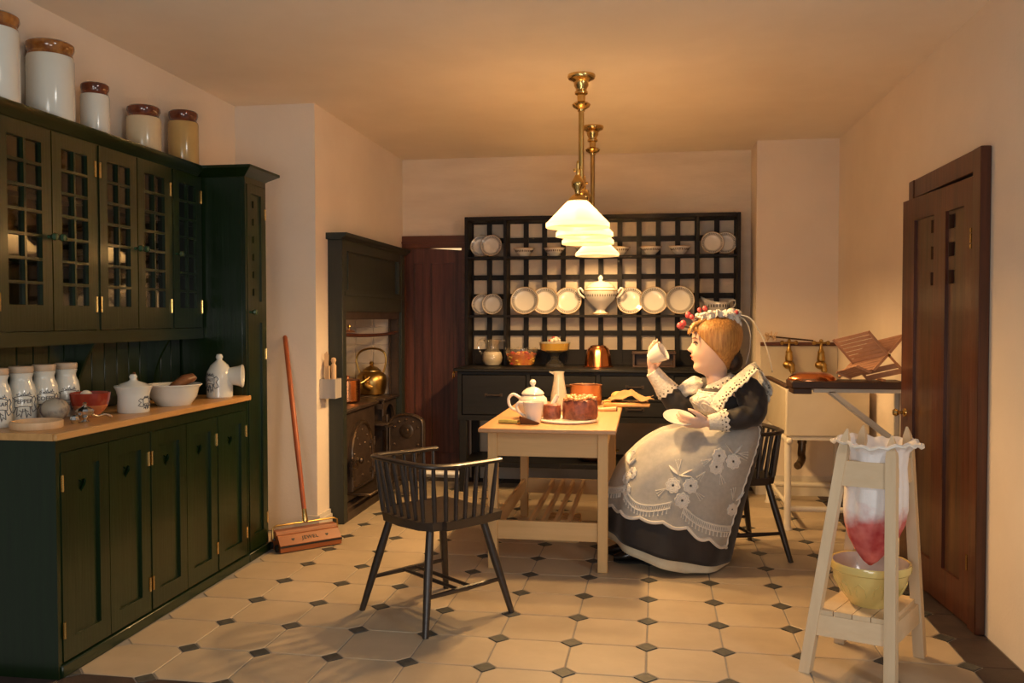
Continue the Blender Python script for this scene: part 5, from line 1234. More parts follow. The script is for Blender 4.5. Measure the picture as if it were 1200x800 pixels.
def worktop_things():
    # the visible face of the jars looks towards +x,-y
    for x, y, word, lab in ((-2.520, 3.075, 'SUGAR', 'white sugar jar with a pale wooden lid at the left picture edge'), (-2.520, 3.215, 'PEPPER', 'white pepper jar with a pale wooden lid, second from left'),
                            (-2.520, 3.352, 'COFFEE', 'white coffee jar with a pale wooden lid behind the grey lump'), (-2.520, 3.495, '', 'white lidded jar with a printed banner behind the red bowl')):
        t = thing('storage_jar', lab, 'jar', (x, y, ZW), group='lettered white jars on the worktop')
        MB().lathe([(0, 0), (0.052, 0), (0.055, 0.006), (0.055, 0.125), (0.050, 0.15), (0.041, 0.172), (0.040, 0.185), (0.046, 0.203), (0.043, 0.205), (0.03, 0.2), (0, 0.2)], 36).build('body', M['stone_white'], t)
        MB().lathe([(0, 0.2055), (0.043, 0.2055), (0.046, 0.21), (0.046, 0.228), (0.043, 0.232), (0, 0.232)], 30).build('lid', M['cork'], t)
        a0 = -0.75
        mb = scroll_banner(0.055, a0, 0.088, 0.066, 0.042)
        if word: mb.mesh(None or _bent_text(word, 0.0225, 0.055, a0, 0.091))
        mb.build('printed_emblem', M['ink'], t)
    t = thing('wooden_ring', 'shallow round pale wooden tray at the front left of the worktop', 'tray', (-2.345, 3.075, ZW))
    MB().lathe([(0, 0), (0.092, 0), (0.094, 0.004), (0.094, 0.028), (0.086, 0.03), (0.084, 0.012), (0, 0.010)], 44).build('tray', M['beech'], t)
    t = thing('grey_lump', 'mottled grey rounded stone-like lump in front of the coffee jar', 'stone', (-2.412, 3.275, ZW))
    rnd = random.Random(2); mb = MB().ball((0, 0, 0.050), 0.054, (1.0, 1.05, 0.92), 28)
    for v in mb.bm.verts:
        v.co *= 1 + 0.05 * math.sin(40 * v.co.x + 3) * math.sin(35 * v.co.z); v.co.z = max(v.co.z, 0.0)
    mb.build('body', M['grey_lump'], t)
    t = thing('red_bowl', 'terracotta bowl glazed red above, holding an egg', 'bowl', (-2.385, 3.465, ZW))
    MB().lathe([(0, 0), (0.036, 0), (0.038, 0.008), (0.062, 0.032), (0.073, 0.052)], 40).build('unglazed_base', M['terracotta'], t)
    MB().lathe([(0.073, 0.052), (0.079, 0.075), (0.083, 0.105), (0.080, 0.105), (0.074, 0.07), (0.05, 0.025), (0, 0.012)], 40).build('glazed_rim', M['red_glaze'], t)
    o = MB().ball((0, 0, 0.03), 0.03, (1, 1, 1.2), 18).build('egg', M['cream_fill']); o.location = (-2.40, 3.46, ZW + 0.0495); tag(o, 'pale egg showing above the rim of the red bowl', 'egg')
    o2 = copy_part(o, None, (-2.357, 3.495, ZW + 0.052)); o2.rotation_euler = (1.2, 0.3, 0); o2['label'] = 'pale egg lying low inside the red bowl, mostly hidden'
    t = thing('silver_cruet', 'small crumpled-looking silver strainer with a handle near the worktop edge', 'strainer', (-2.268, 3.26, ZW))
    MB().lathe([(0, 0), (0.018, 0), (0.02, 0.004), (0.008, 0.012), (0.012, 0.02), (0.032, 0.034), (0.036, 0.048), (0.030, 0.056), (0.012, 0.066), (0.006, 0.072), (0.009, 0.080), (0, 0.085)], 10, sx=1.0, sy=0.9).build('bowl', M['silver'], t, sharp=10)
    MB().lathe([(0, 0), (0.012, 0.0), (0.02, 0.016), (0.016, 0.03), (0, 0.036)], 8, c=(-0.02, -0.035, 0.0)).build('cup', M['silver'], t, sharp=10)
    MB().tube(spline([(0.01, 0.03, 0.03), (0.015, 0.06, 0.02), (0.03, 0.09, 0.024), (0.045, 0.11, 0.012)], 5), 0.006, 8).build('handle', M['silver'], t)
    t = thing('lidded_pot', 'white lidded pot with a small printed scroll in the middle of the worktop', 'pot', (-2.300, 3.655, ZW))
    MB().lathe([(0, 0), (0.066, 0), (0.069, 0.006), (0.068, 0.075), (0.074, 0.1), (0.083, 0.118), (0.080, 0.121), (0.07, 0.112), (0, 0.11)], 44).build('body', M['stone_white'], t)
    MB().lathe([(0.069, 0.113), (0.069, 0.12), (0.055, 0.130), (0.02, 0.143), (0.014, 0.15), (0.018, 0.163), (0.012, 0.172), (0, 0.174)], 36).build('lid', M['stone_white'], t)
    MB().tube([(0.0, 0.028, 0.136), (-0.02, 0.045, 0.16), (-0.03, 0.055, 0.174)], 0.007, 8).build('spoon_stub', M['brown_spoon'], t)
    scroll_banner(0.0685, -0.12, 0.052, 0.036, 0.024).build('printed_emblem', M['ink'], t)
    t = thing('wide_bowl', 'wide white bowl holding a brown wooden scoop', 'bowl', (-2.292, 3.985, ZW))
    MB().lathe([(0, 0), (0.078, 0), (0.082, 0.006), (0.108, 0.042), (0.119, 0.086), (0.134, 0.100), (0.132, 0.104), (0.115, 0.092), (0.10, 0.044), (0.07, 0.014), (0, 0.012)], 48).build('bowl', M['stone_white'], t)
    t = thing('wooden_scoop', 'brown wooden scoop lying across the rim of the wide white bowl', 'scoop', (-2.27, 4.0, ZW + 0.1))
    wb(MB().tube([(-2.315, 3.94, ZW + 0.055), (-2.29, 3.985, ZW + 0.090), (-2.262, 4.035, ZW + 0.120), (-2.245, 4.075, ZW + 0.128), (-2.24, 4.095, ZW + 0.125)], [0.014, 0.026, 0.032, 0.027, 0.012], 16, flat=0.85), 'blade', M['brown_spoon'], t)
    t = thing('salt_pig', 'white salt pig with a knobbed top and round side opening', 'salt pig', (-2.262, 4.395, ZW), rz=0.30)
    MB().lathe([(0, 0), (0.064, 0), (0.069, 0.006), (0.068, 0.012), (0.069, 0.10), (0.064, 0.14), (0.045, 0.175), (0.022, 0.195), (0.014, 0.203), (0.019, 0.218), (0.014, 0.232), (0, 0.236)], 40).build('body', M['stone_white'], t)
    MB().lathe([(0.048, 0.02), (0.046, 0.055), (0.054, 0.10), (0.062, 0.118), (0.060, 0.122), (0.05, 0.112), (0.04, 0.06), (0, 0.055)], 36, M=TR(0, 0, 0.115) @ RY(PI / 2) @ RX(0)).build('spout', M['stone_white'], t)
    scroll_banner(0.069, -2.20, 0.095, 0.055, 0.042).mesh(_bent_text('SALT', 0.020, 0.069, -2.20, 0.098)).build('printed_emblem', M['ink'], t)
def _bent_text(s, size, r, a0, z0):
    me0 = text_mesh(s, size, 0.0002, 0.0004)
    mb = bend(me0, r, a0, z0)
    me = bpy.data.meshes.new('t'); mb.bm.to_mesh(me); mb.bm.free()
    return me
worktop_things()
# ------------------------------------------------------------------ the seated figure: skirt surface used by skirt, apron and embroidery
FRONT = [(0.0, 0.385, 0.775), (0.12, 0.27, 0.752), (0.25, 0.13, 0.700), (0.40, -0.02, 0.645), (0.55, -0.125, 0.545), (0.70, -0.185, 0.41), (0.85, -0.205, 0.285), (1.0, -0.212, 0.165)]
BACK = [(0.0, 0.615, 0.785), (0.12, 0.645, 0.745), (0.25, 0.640, 0.66), (0.40, 0.612, 0.54), (0.55, 0.578, 0.415), (0.70, 0.542, 0.285), (0.85, 0.508, 0.16), (1.0, 0.478, 0.022)]
WIDE = [(0.0, 0.150, 0), (0.12, 0.215, 0), (0.25, 0.270, 0), (0.40, 0.310, 0), (0.55, 0.335, 0), (0.70, 0.352, 0), (0.85, 0.378, 0), (1.0, 0.402, 0)]
def _tab(T, t):
    n = len(T)
    for k in range(n - 1):
        if t <= T[k + 1][0] or k == n - 2:
            a, b = T[k], T[k + 1]; u = (t - a[0]) / (b[0] - a[0])
            p0 = T[max(k - 1, 0)]; p3 = T[min(k + 2, n - 1)]
            out = []
            for i in (1, 2):
                m1 = (b[i] - p0[i]) / 2 if k > 0 else b[i] - a[i]
                m2 = (p3[i] - a[i]) / 2 if k < n - 2 else b[i] - a[i]
                if u > 1: out.append(b[i] + (b[i] - a[i]) * (u - 1)); continue
                h = u * u
                out.append((2 * u * h - 3 * h + 1) * a[i] + (u * h - 2 * h + u) * m1 + (-2 * u * h + 3 * h) * b[i] + (u * h - h) * m2)
            return out
def skirt_pt(phi, t, off=0.0, fold=1.0):
    """phi 0 = front (towards the table), positive = side nearest the camera"""
    f = _tab(FRONT, t); b = _tab(BACK, t); w = _tab(WIDE, t)[0]
    c = math.cos(phi); s = math.sin(phi)
    k = 1 + fold * 0.028 * t * t * math.sin(9 * phi + 0.7) + fold * 0.020 * t * math.sin(5 * phi + 2.0)
    m = max(0.0, 1 - ((t - 0.5) / 0.5) ** 2)
    k += fold * m * (0.020 * math.sin(6.3 * phi - 5.5 * t + 0.4) + 0.010 * math.sin(11 * phi + 7 * t))
    lx = (b[0] - f[0]) / 2; mx = (b[0] + f[0]) / 2
    z = f[1] + (b[1] - f[1]) * (1 - c) / 2
    # the lap: flat over the thighs, a dip between the knees
    lap = max(0.0, 1 - abs(t - 0.3) / 0.3) * max(0.0, c)
    z -= 0.050 * lap * math.cos(6.2 * s) - 0.012 * lap * math.sin(9 * phi - 8 * t)
    x = mx - (lx * k + off) * c
    y = 4.985 - (w * k + off) * s
    return (x, y, z + off * (0.9 if t < 0.45 else 0.3) * max(0.0, c) * (1 - t))

M['skin'] = mat('porcelain_skin', (0.76, 0.52, 0.41), 0.36, (0.73, 0.49, 0.38), scale=5, sss=0.15)
M['lip'] = mat('lip_red', (0.55, 0.14, 0.09), 0.4)
M['eye_white'] = mat('eye_white', (0.75, 0.70, 0.64), 0.2)
M['eye_dark'] = mat('dark_brown_iris', (0.05, 0.025, 0.015), 0.15)
M['brow'] = mat('brown_brow', (0.30, 0.14, 0.06), 0.7)
M['hair'] = mat('golden_brown_hair', (0.56, 0.29, 0.085), 0.45, (0.33, 0.14, 0.035), scale=1.0, stretch=(110, 110, 6), detail=4, bump=0.35, bscale=1.2, spec=0.5)
M['hair_dark'] = mat('dark_bun_hair', (0.06, 0.028, 0.012), 0.6, (0.02, 0.01, 0.006), scale=30, bump=0.5, bscale=50)
M['dress'] = mat('black_cotton', (0.024, 0.020, 0.022), 0.7, (0.018, 0.015, 0.016), scale=14, bump=0.15, bscale=220, sheen=0.15)
M['lace'] = mat('white_lace', (0.84, 0.80, 0.72), 0.85, (0.66, 0.61, 0.53), scale=48, bump=0.8, bscale=70)
M['muslin'] = mat('white_muslin_apron', (0.50, 0.475, 0.44), 0.85, (0.44, 0.42, 0.39), scale=40, bump=0.25, bscale=300)
M['thread'] = mat('white_thread', (0.84, 0.80, 0.74), 0.8)
M['petticoat'] = mat('cream_petticoat', (0.74, 0.68, 0.52), 0.85, (0.68, 0.61, 0.46), scale=16, bump=0.2, bscale=200)
M['boot'] = mat('black_boot', (0.012, 0.010, 0.010), 0.25, coat=0.3)
M['rosebud'] = mat('pink_red_bud', (0.62, 0.10, 0.10), 0.5, (0.50, 0.06, 0.07), scale=30)
M['stem'] = mat('dark_stem', (0.06, 0.05, 0.03), 0.7)
M['ribbon'] = mat('white_ribbon', (0.80, 0.76, 0.69), 0.5)

HF = [(0.90, .352), (0.95, .350), (0.99, .345), (1.018, .341), (1.033, .331), (1.045, .305), (1.057, .281), (1.075, .2695), (1.09, .2715), (1.105, .2750), (1.125, .2710), (1.15, .266), (1.18, .266), (1.218, .2655), (1.246, .262), (1.275, .266), (1.305, .281), (1.335, .318), (1.355, .37), (1.366, .430)]
HB = [(0.90, .49), (0.95, .475), (1.04, .455), (1.08, .460), (1.12, .480), (1.18, .508), (1.24, .520), (1.29, .512), (1.335, .485), (1.355, .455), (1.366, .432)]
HW = [(0.90, .060), (0.95, .054), (1.02, .053), (1.045, .050), (1.065, .060), (1.09, .077), (1.13, .096), (1.18, .109), (1.24, .114), (1.285, .106), (1.32, .084), (1.345, .055), (1.359, .026), (1.366, .001)]
ZTOP = 1.366
HN = [(1.153, 0), (1.160, .009), (1.167, .025), (1.176, .032), (1.186, .024), (1.20, .013), (1.218, .004), (1.234, 0)]
HL = [(1.104, 0), (1.113, .003), (1.121, .011), (1.130, .009), (1.1370, .003), (1.144, .012), (1.153, .001), (1.158, 0)]
def hermite(T, x):
    if x <= T[0][0]: return T[0][1]
    n = len(T)
    for k in range(n - 1):
        a, b = T[k], T[k + 1]
        if x <= b[0]:
            h = b[0] - a[0]; u = (x - a[0]) / h
            m = lambda i: 0.0 if i in (0, n - 1) else (T[i + 1][1] - T[i - 1][1]) / (T[i + 1][0] - T[i - 1][0])
            return (2 * u ** 3 - 3 * u * u + 1) * a[1] + (u ** 3 - 2 * u * u + u) * h * m(k) + (3 * u * u - 2 * u ** 3) * b[1] + (u ** 3 - u * u) * h * m(k + 1)
    return T[-1][1]
def head_pt(z, a, grow=0.0):
    f, b, w = hermite(HF, z), hermite(HB, z), hermite(HW, z)
    xc = lerp(f, b, 0.56)
    c, s = math.cos(a), math.sin(a)
    if c > 0: x = xc - (xc - f + grow) * c ** 0.82
    else: x = xc + (b - xc + grow) * (-c) ** 0.95
    y = (w + grow) * s
    if grow == 0 and c > 0:
        x -= interp(HN, z) * math.exp(-(y / (0.010 + 0.10 * max(0, 1.19 - z))) ** 2)
        x -= interp(HL, z) * math.exp(-(y / 0.024) ** 2)
        x += 0.009 * math.exp(-((abs(y) - 0.046) / 0.022) ** 2 - ((z - 1.211) / 0.016) ** 2)
        x -= 0.006 * math.exp(-((abs(y) - 0.055) / 0.03) ** 2 - ((z - 1.155) / 0.03) ** 2)
    return V((x, 5.0 + y, z))
def hand(mb, w, f, n, thumb_sign, curl, size=1.0, spread=0.10):
    f = V(f).normalized(); n = V(n); n = (n - f * n.dot(f)).normalized(); s = f.cross(n) * thumb_sign      # s points to the thumb side
    Mx = Matrix((f, s, n)).transposed().to_4x4(); Mx.translation = V(w)
    k = size
    mb.ball((0.052 * k, 0, 0), 1.0, (0.060 * k, 0.042 * k, 0.017 * k), 18, M=Mx)
    mb.tube([(-0.03 * k, 0, 0), (0.03 * k, 0, 0)], [0.026 * k, 0.027 * k], 12, M=Mx, flat=0.8)
    for i, (y, ln) in enumerate(((0.030, 0.082), (0.010, 0.093), (-0.010, 0.088), (-0.028, 0.068))):
        p = V((0.088 * k - 0.006 * abs(y) / 0.03 * k, y * k, 0)); pts = [V((0.055 * k, y * 0.8 * k, 0)), p]; ang = 0.0
        yaw = spread * (y / 0.03)
        for seg, c in zip((0.44, 0.32, 0.24), curl):
            ang += c
            p = p + V((math.cos(ang) * math.cos(yaw), math.sin(yaw) * math.cos(ang), math.sin(ang))) * ln * seg * k
            pts.append(p)
        mb.tube(pts, [0.0105 * k, 0.0105 * k, 0.0098 * k, 0.009 * k, 0.0068 * k], 10, M=Mx)
        mb.ball(pts[-1], 0.0068 * k, n=8, M=Mx)
    th = [V((0.015 * k, 0.022 * k, 0.004 * k)), V((0.045 * k, 0.050 * k, 0.012 * k)), V((0.070 * k, 0.062 * k, 0.022 * k)), V((0.094 * k, 0.064 * k, 0.034 * k))]
    mb.tube(th, [0.016 * k, 0.0135 * k, 0.011 * k, 0.008 * k], 10, M=Mx); mb.ball(th[-1], 0.008 * k, n=8, M=Mx)

def remeshed(mb, name, m, parent, voxel, smooth=2):
    o = wb(mb, name, m, parent)
    r = o.modifiers.new('r', 'REMESH'); r.mode = 'VOXEL'; r.voxel_size = voxel; r.use_smooth_shade = True
    s = o.modifiers.new('s', 'SMOOTH'); s.iterations = smooth; s.factor = 0.5
    bpy.context.view_layer.update()
    dg = bpy.context.evaluated_depsgraph_get()
    me = bpy.data.meshes.new_from_object(o.evaluated_get(dg))
    o.modifiers.clear(); old = o.data; o.data = me; bpy.data.meshes.remove(old)
    for p in me.polygons: p.use_smooth = True
    if not me.materials: me.materials.append(m)
    return o

def seated_figure():
    t = thing('person', 'seated figure in a black dress and white lace apron lifting a teacup', 'person', (0.40, 5.0, 0.0))
    # ---- body: one continuous surface
    b = MB()
    n = 64; rows = []
    z = 0.90
    while z < ZTOP:
        rows.append([head_pt(z, 2 * PI * k / n) for k in range(n)]); z += 0.0035
    rows.append([head_pt(ZTOP - 0.0001, 2 * PI * k / n) for k in range(n)])
    b.rows(rows, cu=True, cap=True)
    rows = []
    for z, cx, rx, ry in ((0.50, .47, .10, .15), (0.60, .47, .115, .17), (0.70, .49, .11, .14), (0.765, .495, .115, .125), (0.82, .475, .125, .14), (0.88, .455, .145, .155), (0.925, .445, .12, .15), (0.95, .44, .085, .12), (0.968, .43, .05, .06)):
        rows.append([(cx + rx * math.cos(2 * PI * k / 32), 5.0 + ry * math.sin(2 * PI * k / 32), z) for k in range(32)])
    b.rows(rows, cu=True, cap=True)
    b.tube(spline([(.44, 4.90, .95), (.54, 4.83, .955), (.555, 4.775, .850), (.46, 4.735, .812), (.335, 4.72, .799)], 5), [0.05] * 6 + [0.045] * 5 + [0.04] * 5 + [0.034, 0.031, 0.028, 0.026, 0.025], 14)
    b.tube(spline([(.43, 5.10, .95), (.34, 5.17, .90), (.25, 5.14, .815), (.14, 5.12, .93), (.045, 5.105, 1.05)], 5), [0.05] * 6 + [0.045] * 5 + [0.04] * 5 + [0.034, 0.031, 0.028, 0.026, 0.025], 14)
    for sy in (-1, 1):
        y = 5.0 + sy * 0.10
        b.tube(spline([(.47, y, .56), (.25, y, .585), (.04, y, .53), (-.02, y - 0.05, .42), (-.02, y - 0.06, .25), (.0, y - 0.07, .09)], 5), [0.085] * 6 + [0.075] * 5 + [0.06] * 5 + [0.06] * 5 + [0.048, 0.045, 0.04, 0.038, 0.036], 14)
    hand(b, (.330, 4.720, .800), (-1, 0.10, -0.03), (0.0, 0.78, 0.62), -1, (0.30, 0.35, 0.3), 1.0)
    hand(b, (.040, 5.105, 1.055), (0.02, 0.02, 1.0), (0.78, -0.62, 0.0), 1, (0.10, 0.22, 0.25), 1.0, 0.04)
    body = remeshed(b, 'body', M['skin'], t, 0.0042, 2)
    # ---- face
    for s in (-1, 1):
        p = head_pt(1.211, s * 0.40)
        y = 5.0 + s * 0.044
        # surface x at that y
        best = min((head_pt(1.211, s * k * 0.01) for k in range(10, 100)), key=lambda q: abs(q.y - y))
        e = wb(MB().ball((best.x + 0.0095, y, 1.211), 0.0170, (0.8, 1.25, 0.74), 18), 'eye', M['eye_white'], t)
        wb(MB().ball((best.x - 0.0005, y + s * 0.001, 1.211), 0.0105, (0.6, 1, 1.05), 14), 'iris', M['eye_dark'], e)
        lid = []
        brow = []
        for k in range(9):
            u = k / 8 - 0.5; yy = 0.044 + u * 0.040
            q = min((head_pt(1.222, s * j * 0.01) for j in range(5, 120)), key=lambda q: abs(abs(q.y - 5) - yy))
            lid.append((q.x - 0.0005, 5 + s * yy, 1.2225 - 0.016 * u * u * 2 - 0.003 * u))
            yy2 = 0.046 + u * 0.056
            q = min((head_pt(1.243, s * j * 0.01) for j in range(5, 140)), key=lambda q: abs(abs(q.y - 5) - yy2))
            brow.append((q.x - 0.0008, 5 + s * yy2, 1.245 - 0.02 * u * u * 1.5))
        wb(MB().tube(lid, 0.0036, 6), 'eyelid', M['eye_dark'], e)
        wb(MB().tube(brow, [0.001, 0.002, 0.0026, 0.003, 0.003, 0.0028, 0.0024, 0.002, 0.001], 6), 'eyebrow', M['brow'], t)
    lp = MB()
    for zc, amp, hw in ((1.1435, 0.0, 0.021), (1.1235, 0.0, 0.018)):
        pts, rad = [], []
        for k in range(11):
            u = (k - 5) / 5; yy = u * hw
            q = min((head_pt(zc, j * 0.01) for j in range(-60, 61)), key=lambda q: abs(q.y - 5 - yy))
            pts.append((q.x + 0.002, 5 + yy, lerp(zc, 1.1365, abs(u) ** 1.5))); rad.append(0.0046 * (1 - 0.75 * u * u))
        lp.tube(pts, rad, 8)
    wb(lp, 'lips', M['lip'], t)
    # ---- hair
    rows = []; n = 96
    z = 1.055
    while z <= ZTOP + 0.014:
        row = []
        for k in range(n):
            a = 2 * PI * k / n
            zz = min(z - 0.012, ZTOP - 0.0002)
            q = head_pt(zz, a, 0.0)
            base = head_pt(zz, a, 0.0001)
            ctr = V((lerp(hermite(HF, zz), hermite(HB, zz), .56), 5.0, zz))
            d = (V((base.x, base.y, zz)) - ctr)
            xb = 0.268 + (1.288 - z) * 0.80
            if z > 1.288: xb = 0.20
            tt = max(0.0, min(1.0, (base.x - xb + 0.004 * math.sin(37 * z)) / 0.022))
            tt = tt * tt * (3 - 2 * tt)
            off = lerp(-0.016, 0.019 + 0.0012 * math.sin(60 * a + 30 * z) + 0.010 * max(0, math.cos(a)) * max(0, z - 1.27) / 0.1, tt)
            if d.length > 1e-6: p = V((base.x, base.y, z)) + d.normalized() * off
            else: p = V((base.x, base.y, z))
            row.append(p)
        rows.append(row); z += 0.004
    wb(MB().rows(rows, cu=True, cap=True), 'hair', M['hair'], t)
    mb = MB(); rnd = random.Random(11)
    for i in range(46):
        u = i / 45; y = lerp(-0.075, 0.075, u)
        pts = []
        for k in range(9):
            v = k / 8
            ang = lerp(0.25, 2.35, v)
            pts.append((0.402 - 0.140 * math.cos(ang) + 0.004 * math.sin(3 * u * 9), 5.0 + y * (1 - 0.25 * v) * (0.85 + 0.35 * math.sin(ang)), 1.240 + (0.137 - 3.2 * y * y) * math.sin(ang) - 0.02 * v))
        mb.tube(pts, [0.002, 0.004, 0.0045, 0.0045, 0.0045, 0.0045, 0.004, 0.003, 0.002], 5)
    o = wb(mb, 'hair_strands', M['hair'], t); o['kind'] = 'stuff'
    fr = MB()
    for i, (y0, zz, dx) in enumerate(((-0.02, 1.285, -0.012), (-0.035, 1.278, -0.014), (0.0, 1.29, -0.008), (-0.05, 1.27, -0.010), (0.03, 1.285, -0.012), (0.012, 1.275, -0.016))):
        fr.tube(spline([(0.33, 5.0 + y0 * 1.4, 1.345), (0.285, 5.0 + y0 * 1.6, 1.322), (0.258, 5.0 + y0 * 2.0, 1.30), (0.245 + dx * 0.5, 5.0 + y0 * 2.2, zz - 0.012)], 5), [0.011] * 6 + [0.009] * 5 + [0.007, 0.005, 0.003, 0.002, 0.001], 8)
    wb(fr, 'fringe', M['hair'], t)
    wb(MB().ball((0.495, 5.0, 1.115), 0.055, (0.85, 1.1, 1.1), 20), 'bun', M['hair_dark'], t)
    # ---- cap, ribbons, buds
    rows = []; n = 140
    for r, dz in ((0.70, 0.008), (0.95, 0.012), (1.06, 0.004), (1.10, 0.022), (1.0, 0.046), (0.86, 0.036), (0.78, 0.024)):
        row = []
        for k in range(n):
            a = 2 * PI * k / n
            w = (0.010 * math.sin(19 * a) + 0.006 * math.sin(31 * a + 1)) * (1 if r > 0.9 else 0.4)
            row.append((0.395 + (0.118 * r + w) * math.cos(a), 4.995 + (0.075 * r + w) * math.sin(a), 1.356 + dz * 0.9 + 0.5 * w - 0.10 * (0.395 + 0.118 * r * math.cos(a) - 0.40) ** 2 / 0.02 + 0.012 * math.cos(a)))
        rows.append(row)
    wb(MB().rows(rows, cu=True, cv=True), 'lace_cap', M['lace'], t)
    mb = MB(); rnd = random.Random(4)
    for i in range(60):
        a = rnd.uniform(0, 2 * PI)
        mb.ball((0.395 + 0.118 * math.cos(a), 4.995 + 0.078 * math.sin(a), 1.377 + rnd.uniform(-0.012, 0.014) - 0.04 * (math.cos(a) ** 2) * 0.6), rnd.uniform(0.008, 0.016), (1.2, 1.2, 0.8), 7)
    wb(mb, 'cap_frill', M['lace'], t)
    wb(MB().ball((0.50, 4.985, 1.382), 0.028, (1.2, 0.9, 0.8), 12).ball((0.475, 4.97, 1.390), 0.022, (1.2, 0.9, 0.9), 12), 'cap_bow', M['ribbon'], t)
    bud = MB(); stm = MB()
    for x, y, z, r in ((0.193, 4.965, 1.312, 0.017), (0.212, 4.955, 1.325, 0.017), (0.205, 4.98, 1.306, 0.014), (0.240, 4.97, 1.371, 0.018), (0.258, 4.955, 1.36, 0.014), (0.330, 4.955, 1.408, 0.014), (0.300, 4.96, 1.400, 0.012), (0.50, 4.95, 1.385, 0.012)):
        bud.ball((x, y, z), r, (1, 1, 1.1), 10)
        stm.tube([(x, y, z), (lerp(x, 0.32, 0.55), lerp(y, 4.98, 0.5), z - 0.012), (max(x + 0.02, 0.31), 4.985, 1.345 if z < 1.4 else 1.375)], 0.0022, 5)
    wb(bud, 'rosebuds', M['rosebud'], t); wb(stm, 'bud_stems', M['stem'], t)
    for pts in ([(0.50, 4.97, 1.372), (0.545, 4.95, 1.340), (0.572, 4.945, 1.28), (0.572, 4.945, 1.19), (0.553, 4.95, 1.10)], [(0.505, 4.97, 1.372), (0.57, 4.93, 1.352), (0.625, 4.92, 1.27), (0.665, 4.92, 1.17), (0.69, 4.92, 1.06)]):
        sp = spline(pts, 6)
        wb(MB().rows([[p + V((0, -0.011, 0.004)), p + V((0.002, 0, 0)), p + V((0, 0.011, -0.004))] for p in sp]), 'ribbon', M['ribbon'], t).modifiers.new('thick', 'SOLIDIFY').thickness = 0.002
    # ---- bodice, sleeves, cuffs
    BD = ((0.755, .505, .130, .142), (0.80, .487, .135, .150), (0.85, .460, .172, .172), (0.90, .442, .180, .182), (0.93, .448, .148, .176), (0.955, .445, .120, .152), (0.972, .440, .088, .104), (0.982, .436, .070, .075))
    def bod(z, a, off=0.0):
        cx = interp([(q[0], q[1]) for q in BD], z); rx = interp([(q[0], q[2]) for q in BD], z); ry = interp([(q[0], q[3]) for q in BD], z)
        return (cx - (rx + off) * math.cos(a), 5.0 - (ry + off) * math.sin(a), z)
    wb(MB().rows([[bod(lerp(0.755, 0.982, i / 22), 2 * PI * k / 48) for k in range(48)] for i in range(23)], cu=True, cap=True), 'bodice', M['dress'], t)
    def sleeve(pts, rad):
        sp = spline(pts, 8); rr = []
        for i in range(len(sp)):
            u = i / 8; k = min(int(u), len(rad) - 2); rr.append(lerp(rad[k], rad[k + 1], u - k))
        m = MB().tube(sp, rr, 28)
        for v in m.bm.verts:
            w = math.sin(48 * v.co.x + 40 * v.co.z + 20 * v.co.y) + 0.6 * math.sin(95 * v.co.x - 60 * v.co.z); v.co.z += 0.005 * w; v.co.y -= 0.004 * w
        return wb(m, 'sleeve', M['dress'], t)
    sleeve([(.49, 4.895, 0.955), (.54, 4.845, 0.965), (.570, 4.81, 0.92), (.565, 4.775, 0.850), (.50, 4.750, 0.822), (.405, 4.727, 0.810)], [.05, .075, .078, .072, .060, .045])
    sleeve([(.40, 5.12, 0.955), (.33, 5.165, 0.91), (.265, 5.15, 0.835), (.205, 5.125, 0.842), (.15, 5.115, 0.905), (.105, 5.11, 0.965)], [.07, .085, .082, .070, .064, .052])
    def cuff(a, b_, r0, r1, sx):
        a, b_ = V(a), V(b_); d = b_ - a
        m = MB()
        T = d.to_track_quat('Z', 'Y').to_matrix().to_4x4(); T.translation = a
        L = d.length; k = 40; rows = []
        for zz, r in ((0.0, r0 + 0.004), (0.02, r0), (L * 0.5, lerp(r0, r1, 0.6)), (L, r1), (L + 0.004, r1 - 0.004), (L, r1 - 0.006)):
            rows.append([((r * (1 + (0.05 * math.sin(10 * 2 * PI * q / k) if zz < 0.01 else 0))) * math.cos(2 * PI * q / k), r * math.sin(2 * PI * q / k), zz - (0.006 * math.sin(10 * 2 * PI * q / k) if zz < 0.01 else 0)) for q in range(k)])
        m.rows(rows, cu=True, M=T)
        c = wb(m, 'cuff', M['lace'], t)
        e = MB()
        for q in range(14):
            an = 2 * PI * q / 14
            for zz, r, s in ((0.016, r0 + 0.001, 0.0052), (0.034, lerp(r0, r1, 0.25) + 0.001, 0.0034)):
                an2 = an + (0.22 if s < 0.004 else 0)
                e.ball((0, 0, 0), s, (1, 1, 0.35), 8, M=T @ TR(r * math.cos(an2), r * math.sin(an2), zz) @ RZ(an2) @ RY(PI / 2))
        wb(e, 'eyelets', M['stem'], c)
    cuff((.432, 4.729, .812), (.338, 4.72, .800), 0.058, 0.040, 1)
    cuff((.135, 5.113, .925), (.046, 5.105, 1.045), 0.066, 0.044, -1)
    # ---- bib and collar
    def teeth(n_, a0, a1, zt, zb):
        return [[bod(lerp(zb + 0.008 * abs(math.sin(3.2 * (a0 + (a1 - a0) * k / n_) * 2)), zt, i / 16), a0 + (a1 - a0) * k / n_, 0.010 + 0.003 * math.sin(k * 0.9) * (i / 16)) for k in range(n_ + 1)] for i in range(17)]
    bo = wb(MB().rows(teeth(60, -1.15, 1.30, 0.945, 0.775)), 'lace_bib', M['lace'], t)
    bo.modifiers.new('thick', 'SOLIDIFY').thickness = 0.004
    em = MB()
    for c0 in (0.30, 0.85):
        for rr in (0.25, 0.33, 0.41):
            em.tube([bod(0.83 + 0.20 * rr * 1.2 * math.sin(PI * k / 14), c0 - rr * math.cos(PI * k / 14), 0.0135) for k in range(15)], 0.0026, 5)
    em.tube([bod(0.945, lerp(-1.15, 1.30, k / 40), 0.012 + 0.004 * math.sin(k * 1.6)) for k in range(41)], 0.006, 6)
